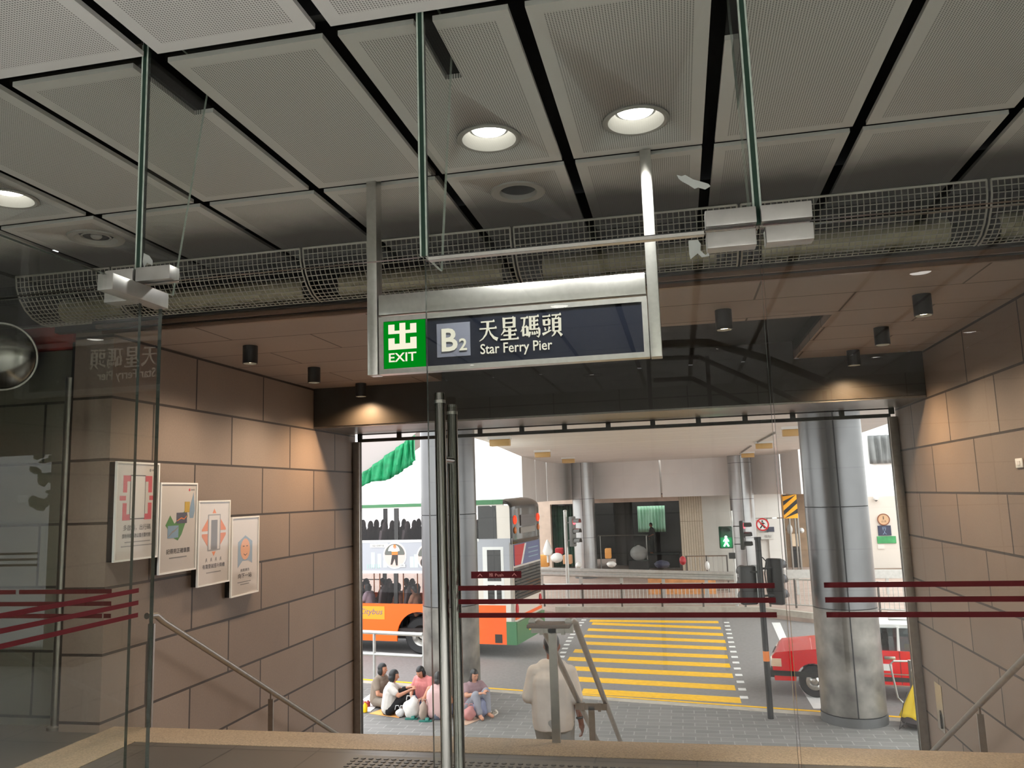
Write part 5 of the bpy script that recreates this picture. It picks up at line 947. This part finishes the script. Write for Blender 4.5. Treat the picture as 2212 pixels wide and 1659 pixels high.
B().bb(-.05, .06, -TW-.0, .01, .36, .50, 0, .02).build('front_bumper', M_black, taxi); B().bb(-.9, .0, -.0, .015, .40, .50).bb(-3.1, -1.2, 0, .015, .40, .48).build('side_strip', M_black, taxi); B().bb(-3.1, -1.2, .0, .012, .53, .55).bb(-3.1, -1.2, .0, .012, .315, .335).build('chrome_strip', M_steel, taxi)
B().bb(-.03, .02, -TW+.45, -.45, .56, .76).build('grille', M_black, taxi)
for y in (-.22, -TW+.22): B().bb(-.09, .015, y-.20, y+.20, .56, .78, 0, .03).build('headlamp', mat('headlamp', s(226, 222, 210), .15, .3), taxi)
B().bb(-.2, -.02, -.0, .012, .58, .74, 0, .004).build('side_indicator', mat('indicator_clear', s(232, 200, 170), .3), taxi)
B().bb(-2.35, -2.15, .0, .03, .82, .88, 0, .008).build('door_handle', M_steel, taxi); B().bb(-2.434, -2.424, -.001, .003, .35, .98).build('door_seam', M_black, taxi); B().bb(-2.28, -1.95, 0, .004, .60, .73).build('door_plate', M_white, taxi)
B().bb(-2.7, -2.3, -TW/2-.17, -TW/2+.17, 1.48, 1.60, 0, .03).build('roof_sign', M_tw, taxi); B().box((-1.7, .09, 1.02), (.1, .16, .11), bev=.03).build('wing_mirror', M_black, taxi)
for x in (-2.2, -3.0):
    for y in (-.45, -1.2): B().box((x, y, .80), (.12, .5, .6), bev=.04).box((x-.02, y, 1.18), (.09, .28, .18), bev=.03).build('seat', M_dkp, taxi)
# frame barrier and pole in front of the taxi, yellow cover by the right jamb
yf = 16.3; a = at(1922, 1428, Y=yf); b_ = at(1974, 1430, Y=yf); zb_ = at(1932, 1517, Y=yf).z
t = thing('frame_barrier', 'thin bent tube barrier standing in front of the taxi door', 'barrier', (a.x, yf, GZ))
B().tube([(b_.x+.3, yf, a.z), (a.x+.06, yf, a.z), (a.x, yf, a.z-.06), (a.x+.08, yf, zb_+.08), (a.x+.16, yf, zb_), (b_.x+.3, yf, zb_)], .018, 8).build('bent_tube', M_galv, t); B().cyl((b_.x+.28, yf, GZ), (b_.x+.28, yf, a.z), .018, n=8).cyl((a.x+.25, yf, GZ), (a.x+.25, yf, zb_), .018, n=8).build('foot', M_galv, t)
a = at(1966, 1426, Y=16.05); b_ = at(1975, 1540, Y=16.05); t = thing('leaning_pole', 'grey pole with clamps leaning beside the frame barrier before the taxi', 'pole', (b_.x, 16.05, GZ))
B().cyl((b_.x+.02, 16.05, GZ), a, .045, n=12).build('pole', M_steel_dull, t)
for py in (1447, 1492, 1515): p = at(1969+(py-1426)*.07, py, Y=16.02); B().cyl((p.x-.03, 15.98, p.z), (p.x+.09, 15.98, p.z), .022, n=10).build('clamp', M_galv, t)
p = at(1995, 1574, Z=GZ); yc = thing('covered_bag', 'bright yellow cover over a dark bag leaning at the right jamb', 'bag', (p.x, p.y, GZ))
B().grid(lambda u, v: Vector((p.x+.05+(.36*(1-v)+.08*v)*math.sin(u*2*PI)+.03*math.sin(u*31), p.y+.1+(.3*(1-v)+.06*v)*math.cos(u*2*PI), GZ+.17+.55*v)), 40, 8).build('yellow_cover', mat('yellow_cover', s(250, 214, 20), .5), yc, recalc=False).modifiers.new('t', 'SOLIDIFY').thickness = .01
B().ell((p.x+.0, p.y+.05, GZ+.12), (.34, .3, .12)).build('dark_bag', mat('dark_brown_bag', s(54, 44, 46), .7), yc); B().tube([(p.x-.3, p.y-.1, GZ+.12), (p.x-.42, p.y-.15, GZ+.02), (p.x-.3, p.y-.05, GZ+.4), (p.x-.2, p.y, GZ+.6)], .008, 6).build('strap', M_black, yc)
# ---------------------------------------------------------------- people
def blob(name, parts, m, parent, vox=.012, smooth=3):
    """one continuous skin over tapered capsules ((p, r), (q, r)) and ellipsoids (p, (rx, ry, rz))"""
    b = B()
    for q in parts:
        if isinstance(q[1], (tuple, list)) and isinstance(q[1][0], (tuple, list, Vector)): b.cap(q[0][0], q[0][1], q[1][0], q[1][1])
        else: b.ell(q[0], q[1], n=20, rot=q[2] if len(q) > 2 else None)
    o = b.build(name, m, parent, recalc=False); rm = o.modifiers.new('skin', 'REMESH'); rm.mode = 'VOXEL'; rm.voxel_size = vox
    sm = o.modifiers.new('smooth', 'SMOOTH'); sm.iterations = smooth; sm.factor = .5
    dg = bpy.context.evaluated_depsgraph_get(); me = bpy.data.meshes.new_from_object(o.evaluated_get(dg)); o.modifiers.clear(); o.data = me; me.shade_smooth(); return o
V = Vector
def hand(wr, d, palm_n, k=1.0, curl=.5):
    """palm, four fingers and a thumb from wrist wr along d, palm facing palm_n"""
    d = V(d).normalized(); n = V(palm_n); n = (n-d*n.dot(d)).normalized(); sd = d.cross(n); out = []
    pc = wr+d*.045*k; out += [((wr, .024*k), (pc, .030*k)), ((pc-sd*.022*k, .017*k), (pc+d*.04*k-sd*.026*k, .013*k)), ((pc+sd*.022*k, .017*k), (pc+d*.04*k+sd*.026*k, .013*k)), ((pc, .02*k), (pc+d*.045*k, .016*k))]
    for i, (o, L) in enumerate(((-.030, .058), (-.010, .070), (.010, .074), (.029, .066))):
        a = pc+d*.045*k+sd*o*k; c = a+(d*math.cos(curl*.5)+n*math.sin(curl*.5))*L*.55*k; e = c+(d*math.cos(curl*1.5)+n*math.sin(curl*1.5))*L*.45*k
        out += [((a, .0095*k), (c, .009*k)), ((c, .009*k), (e, .0075*k))]
    a = pc+sd*.03*k-d*.01*k; c = a+(sd*.7+d*.6+n*.3).normalized()*.04*k; e = c+(sd*.2+d*.9+n*.3).normalized()*.03*k
    return out+[((a, .0135*k), (c, .0115*k)), ((c, .0115*k), (e, .009*k))]
def person(name, label, loc, rz, J, cols, hair, extra=None, group=None, vox=.010, sleeve=.6, skirt=False, face=True, hpitch=0.0, hyaw=0.0, hem=None, loose=1.0):
    """J: joints. One skin, then hair, shirt and trousers as parts."""
    t = local_thing(name, label, 'person', loc, rz, group); sk, shirt, trou = cols
    pel, ch, nk, hd = V(J['pel']), V(J['chest']), V(J['neck']), V(J['head'])
    HR = Matrix.Rotation(hyaw, 3, 'Z') @ Matrix.Rotation(hpitch, 3, 'X'); hf = HR @ V((0, 1, 0)); hu = HR @ V((0, 0, 1)); hr = HR @ V((1, 0, 0))
    P = [((pel, .135), (ch, .135)), ((ch, .135), (nk-V((0, 0, .05)), .075)), ((nk-V((0, 0, .05)), .055), (hd-hu*.05, .052)), (hd, (.074, .093, .112), HR), (hd+hf*.03-hu*.055, (.05, .055, .05), HR)]
    P += [(hd+hf*.098-hu*.012, (.013, .018, .022), HR), (hd+hr*.076-hu*.01, (.010, .018, .028), HR), (hd-hr*.076-hu*.01, (.010, .018, .028), HR)]
    SH, TR_ = [((pel+V((sx_, 0, .02)), .148*loose), (ch+V((sx_*1.1, 0, 0)), .144*loose)) for sx_ in (-.06*loose, -.02, .02, .06*loose)]+[((ch+V((sx_*1.1, 0, 0)), .144*loose), (ch+(nk-ch)*.58+V((sx_, 0, 0)), .10)) for sx_ in (-.065, -.02, .02, .065)]+[((ch, .13*loose), (ch+(nk-ch)*.62, .10)), ((ch+(nk-ch)*.5, .10), (nk-V((0, 0, .045)), .072))], [((pel, .15), (pel+V((0, 0, -.02)), .15))]
    for sd in ('L', 'R'):
        a, e, w = V(J['sh'+sd]), V(J['el'+sd]), V(J['wr'+sd]); h, k, an = V(J['hip'+sd]), V(J['kn'+sd]), V(J['an'+sd])
        P += [((ch+(nk-ch)*.45, .09), (a, .058)), ((a, .056), (e, .042)), ((e, .041), (w, .027))] + hand(w, (w-e), J.get('palm'+sd, (0, 0, -1)), 1.0, J.get('curl', .5))
        P += [((pel, .12), (h, .095)), ((h, .095), (k, .060)), ((k, .058), (an, .038)), ((an, .04), (an+V(J.get('toe'+sd, (0, .13, -.02))), .032)), ((an, .036), (an-V(J.get('toe'+sd, (0, .13, -.02)))*.3, .032))]
        if sleeve: SH += [((nk-V((0, 0, .075)), .07), (a, .068)), ((ch+(nk-ch)*.5, .10), (a, .075*loose)), ((a, .075*loose), (a.lerp(e, sleeve), .066*loose))]
        else: SH += [((ch+(nk-ch)*.5, .09), (a.lerp(nk, .35), .05))]
        TR_ += [((pel, .145), (h, .115)), ((h, .115), (k, .08)), ((k, .078), (k.lerp(an, J.get('trl', .85)), .062))]
    if skirt: TR_ += [((V(J['hipL']), .13), (V(J['knL'])*.8+V(J['knR'])*.2, .10)), ((V(J['hipR']), .13), (V(J['knR'])*.8+V(J['knL'])*.2, .10))]
    blob('body', P, sk, t, vox); so_ = blob('shirt', SH if hem is None else SH+[((pel+V((q_, 0, -.05)), .15), (pel+V((q_, 0, .1)), .15)) for q_ in (-.06, 0, .06)], shirt, t, vox*1.2)
    if hem is not None:
        for v in so_.data.vertices: v.co.z = max(v.co.z, hem) if (abs(v.co.x) < .235) else v.co.z
    blob('trousers', TR_, trou, t, vox*1.2)
    Hh = [(hd+hu*.022-hf*.012, (.084, .100, .103), HR)]
    if hair == 'short': Hh = [(hd+hu*.035-hf*.014, (.080, .096, .092), HR), (hd-hf*.045-hu*.01, (.066, .055, .075), HR)]
    if hair == 'bob': Hh += [(hd-hf*.03-hu*.05, (.086, .075, .085), HR), (hd+hr*.065-hu*.04, (.024, .06, .08), HR), (hd-hr*.065-hu*.04, (.024, .06, .08), HR)]
    if hair == 'long': Hh += [(hd-hf*.045-hu*.10, (.082, .055, .16), HR), (hd+hr*.065-hu*.06, (.022, .055, .12), HR), (hd-hr*.065-hu*.06, (.022, .055, .12), HR)]
    if hair == 'bun': Hh += [(hd-hf*.075-hu*.05, (.06, .05, .06), HR)]
    ho = blob('hair', Hh, M_hair, t, vox)
    # clear the face: push the hair's front below the skin
    for v in ho.data.vertices:
        q = v.co-hd; f = q.dot(hf); u_ = q.dot(hu)
        if f > .02 and u_ < .055: v.co -= hf*(f-.02)*(.9 if abs(q.dot(hr)) < .07 else .5)
    if face:
        for sgn in (-1, 1): B().ell(hd+hf*.083+hr*.030*sgn+hu*.012, (.010, .006, .006), n=8, rot=HR).build('eye', M_hair, t)
        B().ell(hd+hf*.083-hu*.056, (.02, .006, .006), n=8, rot=HR).build('mouth', mat('lips', s(150, 84, 78), .5), t)
    return t
def cross(**k):
    d = dict(pel=(0, 0, .13), chest=(0, .04, .43), neck=(0, .07, .59), head=(0, .11, .73), shL=(-.165, .05, .53), shR=(.165, .05, .53), elL=(-.25, .13, .29), elR=(.25, .13, .29), wrL=(-.12, .32, .22), wrR=(.12, .33, .20), hipL=(-.1, .02, .12), hipR=(.1, .02, .12), knL=(-.33, .30, .14), knR=(.33, .30, .14), anL=(.10, .36, .06), anR=(-.12, .28, .055), toeL=(.12, .04, -.01), toeR=(-.12, .04, -.01))
    d.update(k); return d
def up(**k):
    d = cross(knL=(-.12, .36, .45), knR=(.12, .38, .42), anL=(-.1, .46, .06), anR=(.1, .50, .06), toeL=(-.02, .13, -.02), toeR=(.02, .13, -.02), elL=(-.24, .22, .40), elR=(.24, .22, .40), wrL=(-.10, .40, .47), wrR=(.08, .42, .45)); d.update(k); return d
def sit(**k):
    d = cross(pel=(0, 0, .10), hipL=(-.1, .05, .09), hipR=(.1, .05, .09), knL=(-.12, .42, .09), knR=(.12, .42, .09), anL=(-.12, .45, -.33), anR=(.12, .45, -.33), toeL=(0, .13, -.02), toeR=(0, .13, -.02)); d.update(k); return d
def face_to(dx, dy): return math.atan2(-dx, dy)
mS = lambda n, c: mat('cloth_'+n, s(*c), .85, 0, .05, 12)
# the man walking down the steps
zm = -RI*9
man = dict(pel=(0, 0, .92), chest=(0, .01, 1.24), neck=(0, .03, 1.455), head=(0, .055, 1.585), shL=(-.172, .0, 1.338), shR=(.172, .0, 1.338), elL=(-.238, -.03, 1.10), elR=(.240, -.04, 1.10), wrL=(-.20, .20, 1.02), wrR=(.262, .03, .875), palmL=(0, 0, 1), palmR=(-1, 0, 0), curl=.7, hipL=(-.095, 0, .90), hipR=(.095, 0, .90), knL=(-.10, .20, .50), knR=(.10, .03, .46), anL=(-.10, .28, -.08), anR=(.10, -.04, .08), trl=.95)
mp = person('person', 'man in a white T-shirt and pale trousers walking down the stairs, seen from behind', (-1.335, 8.0, zm), 0, man, (M_skin2, mS('white_tee', (206, 206, 208)), mS('pale_blue', (150, 156, 160))), 'short', face=True, vox=.009, sleeve=.92, loose=1.03, hem=.82)
sh_ = [o for o in mp.children if o.name.startswith('shirt')][0]
for v in sh_.data.vertices:
    v.co.y += .006*math.sin(v.co.x*38+v.co.z*9)*min(1, max(0, 1.35-v.co.z)*2)
B().tube([(.258+.030*math.cos(a), .012+.030*math.sin(a), .925+.006*math.cos(a)) for a in [i*PI/8 for i in range(16)]], .012, 8, closed=True).build('wrist_watch', M_black, mp)
# the women sitting on the pavement
pA = at(813, 1527, Z=GZ); pB = at(842, 1543, Z=GZ); pC = at(903, 1530, Z=GZ); pD = at(941, 1556, Z=GZ); pE = at(1016, 1543, Z=GZ)
person('person', 'woman with a black bob and grey-brown T-shirt sitting at the back left of the group', (pA.x, pA.y+.1, GZ), face_to(.9, -.1), cross(wrL=(-.02, .46, .36), elL=(-.22, .22, .36)), (M_skin, mS('taupe', (136, 122, 108)), mS('khaki', (120, 110, 98))), 'bob', hpitch=-.1)
person('person', 'woman in a white T-shirt and black trousers sitting barefoot on the orange mat', (pB.x-.02, pB.y, GZ), face_to(.95, .25), up(knL=(-.16, .30, .40), knR=(.12, .36, .34), anL=(-.12, .30, .06), anR=(.08, .42, .06), trl=.55), (M_skin, mS('white', (214, 208, 200)), mS('black', (26, 24, 25))), 'bob', hpitch=-.25)
person('person', 'woman in a salmon pink T-shirt sitting behind the white tote bags, head bent', (pC.x+.10, pC.y+.18, GZ), face_to(-.3, -.95), cross(head=(0, .16, .70)), (M_skin, mS('salmon', (214, 132, 128)), mS('denim', (88, 104, 136))), 'bob', hpitch=-.5)
person('person', 'woman in a pale pink sleeveless striped top, back to the viewer', (pD.x-.0, pD.y+.12, GZ), face_to(.0, 1), cross(elL=(-.30, .06, .30), wrL=(-.22, .2, .14)), (M_skin, mS('pale_pink', (206, 170, 168)), mS('grey_blue', (104, 110, 130))), 'bun', sleeve=0, skirt=True, loose=1.06)
person('person', 'woman with long dark hair sitting with knees up, right of the steel door handles', (pE.x+.02, pE.y+.1, GZ), face_to(.55, -.6), up(), (M_skin, mS('mauve', (150, 120, 126)), mS('striped_grey', (146, 146, 156))), 'long', hpitch=-.3)
# what they sit on and have with them
def mat_sheet(px, m, label, name='floor_mat', lift=0):
    q = [at(x, y, Z=GZ) for x, y in px]; tag(B().prism([(p.x, p.y, GZ+.002+lift) for p in q], (0, 0, .008)).build(name, m), label, 'mat')
mat_sheet([(798, 1542), (838, 1528), (880, 1540), (862, 1551)], mat('orange_mat', s(232, 168, 96), .8), 'orange mat under the woman in the white T-shirt')
mat_sheet([(772, 1520), (800, 1500), (832, 1512), (800, 1538), (772, 1540)], mat('white_sheet', s(226, 220, 218), .8), 'white ground sheet with bottles on it at the left jamb')
mat_sheet([(996, 1566), (1012, 1548), (1044, 1552), (1008, 1567)], mat('brown_card', s(192, 160, 138), .8), 'flat brown cardboard mat right of the door handles')
def bottle(px, py, m, label, h=.2, capm=M_white):
    p = at(px, py, Z=GZ+.01); t = thing('bottle', label, 'bottle', (p.x, p.y, GZ+.01)); B().lathe([(0, 0), (.042, 0), (.045, .02), (.045, h*.65), (.018, h*.85), (.018, h*.93), (0, h*.93)], p, 18).build('bottle_body', m, t); B().cyl(p+V((0, 0, h*.93)), p+V((0, 0, h)), .02, n=12).build('cap', capm, t)
bottle(789, 1538, mat('yellow_drink', s(250, 206, 20), .3), 'yellow drink bottle on the white ground sheet', .2, M_rr); bottle(782, 1532, mat('pink_drink', s(226, 170, 190), .3), 'pink-labelled clear bottle left of the yellow bottle', .22); bottle(795, 1526, mat('red_drink', s(150, 40, 40), .4), 'small dark red bottle behind the yellow bottle', .13)
def slumped(name, px, py, rx, ry, rz_, m, label, cat='bag', y_off=0, knot=False):
    p = at(px, py, Z=GZ); p.y += y_off; t = thing(name, label, cat, (p.x, p.y, GZ)); rnd = random.Random(px)
    b = B().ell((p.x, p.y, GZ+rz_*.9), (rx, ry, rz_), n=22)
    for v in b.bm.verts:
        q = v.co-V((p.x, p.y, GZ)); k = 1+.16*math.sin(q.x*37+rnd.random()*.6)*math.cos(q.z*31)+.05*math.sin(q.y*53); v.co = V((p.x+q.x*k, p.y+q.y*k, GZ+.005+max(0, q.z)*(1.0+.1*math.sin(q.x*25))))
    b.build('sack', m, t)
    for dx in (-.05, .05): B().tube([(p.x+dx-.05, p.y, GZ+rz_*1.7), (p.x+dx-.03, p.y-.01, GZ+rz_*1.7+.08), (p.x+dx+.03, p.y-.01, GZ+rz_*1.7+.08), (p.x+dx+.05, p.y, GZ+rz_*1.7)], .008, 6).build('bag_handle', m, t)
slumped('tote_bag', 889, 1552, .17, .10, .20, mS('tote_white', (224, 220, 214)), 'white tote bag slumped in front of the salmon T-shirt woman'); slumped('tote_bag', 914, 1556, .08, .07, .18, mS('tote_striped', (164, 146, 132)), 'narrow striped tote bag leaning on the white one'); slumped('carrier_bag', 864, 1549, .09, .07, .08, mS('carrier_white', (218, 216, 214)), 'small white carrier bag beside the bare feet')
slumped('black_bag', 886, 1522, .20, .12, .12, mS('bag_black', (28, 26, 26)), 'black handbag lying between the two women on the left', y_off=.2)
slumped('pink_bag', 1013, 1556, .12, .10, .13, mS('bag_pink', (190, 128, 126)), 'dusty pink cloth bag right of the door handles'); slumped('blue_bag', 1037, 1550, .15, .12, .17, mS('bag_blue', (128, 132, 160)), 'blue-grey crumpled plastic bag beside the pink bag')
def shoe(px, py, m, label, grp, rz=0, name='slipper'):
    p = at(px, py, Z=GZ); t = thing(name, label, 'shoe', (p.x, p.y, GZ), grp); R = Matrix.Rotation(rz, 3, 'Z')
    B().prism([p+R @ V((x, y, .003)) for x, y in ((-.12, -.035), (-.05, -.04), (.06, -.05), (.12, -.03), (.125, .02), (.05, .05), (-.06, .038), (-.12, .03))], (0, 0, .022)).build('sole', m, t)
    B().grid(lambda u, v: p+R @ V((.0+.07*v, -.048+.096*u, .022+.045*math.sin(PI*u))), 10, 3).build('strap', m, t, recalc=False).modifiers.new('t', 'SOLIDIFY').thickness = .006
M_teal = mat('teal_rubber', s(46, 118, 106), .6); M_cream_s = mat('cream_leather', s(216, 206, 192), .6)
shoe(889, 1554, M_teal, 'teal green slipper partly under the white tote bag', 'teal slippers', .1); shoe(919, 1559, M_teal, 'teal green slipper in front of the striped tote bag', 'teal slippers', .15)
shoe(1056, 1543, M_cream_s, 'cream sandal nearer the blue bag, right of the sitting group', 'cream sandals', 1.6, 'sandal'); shoe(1069, 1543, M_cream_s, 'cream sandal farther right, outermost of the pair', 'cream sandals', 1.5, 'sandal')
# passengers in the bus
def in_bus(x, y, z): o = V((-4.5, 21.25, RZ)); return o+V((-.9914, .131, 0))*x+V((-.131, -.9914, 0))*y+V((0, 0, z))
for px, py, c, lab, hr_ in ((800, 1262, (160, 140, 150), 'bus passenger in a pale grey top near the front of the lower deck windows', 'long'), (833, 1262, (120, 70, 60), 'bus passenger in a brown top with dark short hair, middle of the lower deck', 'short'), (866, 1271, (150, 100, 84), 'bus passenger in an orange-brown top behind the black pillar', 'bob'), (884, 1271, (60, 58, 66), 'bus passenger in dark clothes with a dark cap of hair', 'short'), (900, 1284, (150, 110, 90), 'bus passenger sitting low near the left column edge', 'bun')):
    lat = {800: -.38, 833: -2.1, 866: -.85, 884: -2.1, 900: -.38}[px]; x, z = bx(px, py, lat); q = in_bus(x, lat, max(.70+.30, z-.80)); person('person', lab, tuple(q), face_to(-1, .13), sit(), (M_skin2, mS('pass%d' % px, c), mS('dark_trousers', (40, 40, 46))), hr_, group='passengers on the lower deck of the bus', vox=.016, face=True)
# taxi driver and the figure in the dark opening
q = V((tx.x, tx.y, RZ))+fr*-2.05-nv*-.45+V((0, 0, .34)); person('person', 'taxi driver in dark clothes at the side window', tuple(q), face_to(-.98, .19), sit(), (M_skin2, mS('driver', (58, 56, 56)), mS('dark_trousers', (40, 40, 46))), 'short', vox=.016)
ps = at(1412, 1212, Y=Yb+3.4); z0 = at(1412, 1160, Y=Yb+3.4).z-.92; stand = dict(man); stand.update(knL=(-.10, .04, .50), knR=(.10, .02, .48), anL=(-.10, 0, .08), anR=(.10, 0, .08), wrL=(-.25, .22, 1.0), elL=(-.27, .0, 1.1), hipL=(-.095, 0, .9))
person('person', 'figure in dark clothes standing inside the dark opening', (ps.x, ps.y, z0), face_to(-1, -.4), stand, (M_skin2, mS('dark_top', (22, 21, 22)), mS('dark_trousers2', (24, 24, 26))), 'short', vox=.016, sleeve=.9, hpitch=-.4)
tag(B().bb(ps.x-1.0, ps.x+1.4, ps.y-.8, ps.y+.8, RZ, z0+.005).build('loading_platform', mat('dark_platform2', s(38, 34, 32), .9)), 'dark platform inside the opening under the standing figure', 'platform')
